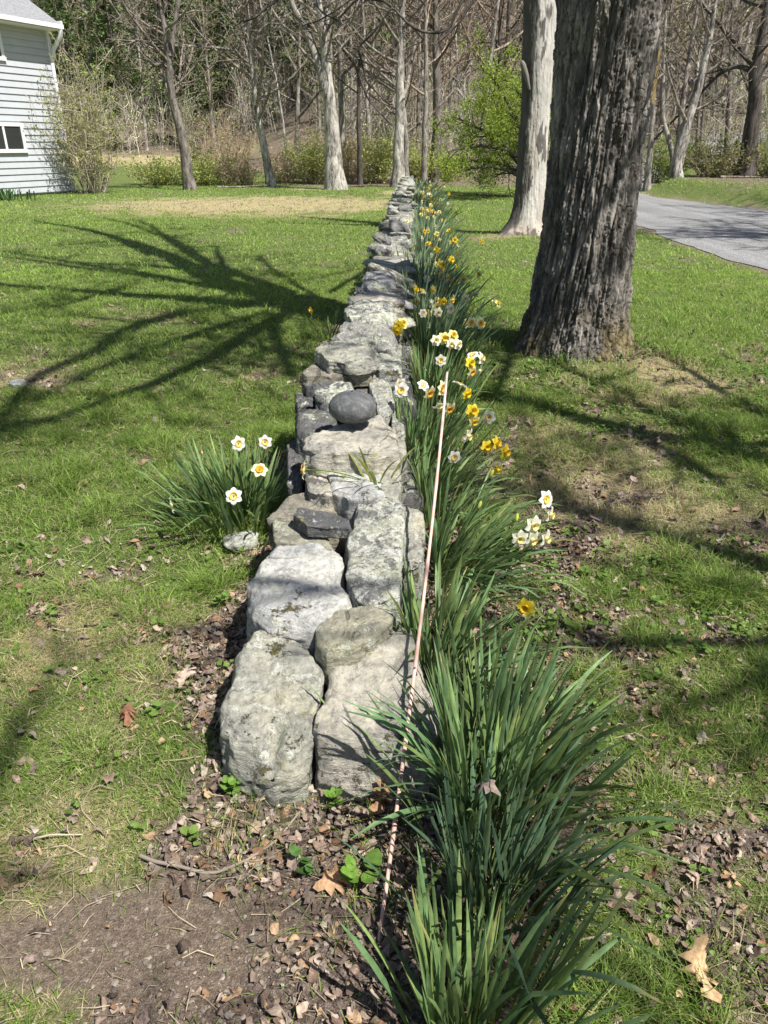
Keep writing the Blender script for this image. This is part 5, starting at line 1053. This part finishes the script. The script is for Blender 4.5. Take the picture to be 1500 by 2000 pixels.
# the long row receding along the right side
rr = np.random.default_rng(44); Y = 5.9; k = 0
names = ['clump of mixed flowers in the row across from the huge trunk', 'clump with golden flowers beside the dark shaded wall stone', 'clump with yellow flowers beside the blue grey wall stone', 'clump just beyond the blue grey wall stone with cream flowers']
ordn = ['first', 'second', 'third', 'fourth', 'fifth', 'sixth', 'seventh', 'eighth', 'ninth', 'tenth', 'eleventh', 'twelfth', 'thirteenth', 'fourteenth', 'fifteenth', 'sixteenth', 'seventeenth', 'eighteenth', 'nineteenth', 'twentieth', 'twenty-first', 'twenty-second', 'twenty-third', 'twenty-fourth', 'twenty-fifth', 'twenty-sixth', 'twenty-seventh', 'twenty-eighth']
spots = []
while Y < 29: spots.append(Y); Y += .62 if Y < 10 else (.85 if Y < 18 else 1.15)
for k, Y in enumerate(spots):
    x = float(wx(Y)) + np.interp(Y, [6, 12, 20, 28], [.29, .30, .33, .36]) + rr.normal(0, .04); b = (x, Y, 0); fl = []
    nf = rr.integers(12, 18) if Y < 10 else rr.integers(10, 15)
    if Y > 20: nf = rr.integers(5, 9)
    for q in range(nf):
        kd = 'ylcwlylcly'[rr.integers(10)]
        fl.append((kd, (x + rr.normal(.10, .2), Y + rr.normal(-.05, .18), rr.uniform(.25, .6)), (rr.normal(.3, .6), rr.normal(-.6, .4), rr.uniform(-.4, .45))))
    lab = names[k] if k < len(names) else 'daffodil clump along the wall, %s from the far end of the row' % ordn[len(spots) - 1 - k]
    clump(lab, b, int(np.interp(Y, [6, 12, 30], [210, 160, 120])), .62, np.interp(Y, [6, 30], [.013, .030]), .22, (.08, .0), 830 + k, fl, foot=(np.interp(Y, [6, 20], [.12, .19]), .2), droop=.5, far=Y > 9, col=(.13, .215, .14), seg=5 if Y < 12 else 4)
# weeds one can tell apart near the wall
def weed(px, py, n, s, lab, seed, col=(.13, .24, .04)):
    rr = np.random.default_rng(seed); p = at_z(px, py, .0); root = empty('weed', (p.x, p.y, 0), lab, 'weed'); a = Acc()
    for k in range(n):
        az = rr.random() * 6.28; r = s * 1.6 * rr.random() ** .5; q = np.array([r * math.cos(az), r * math.sin(az), rr.uniform(.02, .06)]); th = np.arange(9) / 9 * 6.283; ss = s * rr.uniform(.5, 1)
        V = np.stack([np.cos(th) * ss * (1 + .2 * np.cos(th)), np.sin(th) * ss * .85, .15 * ss * np.cos(2 * th)], -1); Mx = np.array(Matrix.Rotation(az, 3, 'Z') @ Matrix.Rotation(rr.normal(-.3, .3), 3, 'Y')); V = np.vstack([V, [(0, 0, -.15 * ss)]]) @ Mx.T + q
        a.add(V, None, [(i, (i + 1) % 9, 9) for i in range(9)], np.array(col) * rr.uniform(.7, 1.4)); a.tube(np.array([(0, 0, 0), tuple(q * [.5, .5, .9]), tuple(q)]), .0008, 3, (.14, .2, .06), False)
    a.build('leaves', M['weed'], root, False)
weed(435, 1185, 9, .016, 'bright green sprout in dead leaves left of the pale whitish stone', 1)
weed(455, 1552, 26, .013, 'patch of small round leaves at the foot of the big end stone', 2)
weed(655, 1580, 12, .014, 'little green weed below the gap between the two end stones', 3)
weed(715, 1730, 6, .028, 'broad leaved weed right of the rod foot', 4)
weed(600, 1700, 7, .018, 'two leaved green seedling by the bent grey twig', 5, (.08, .17, .04))
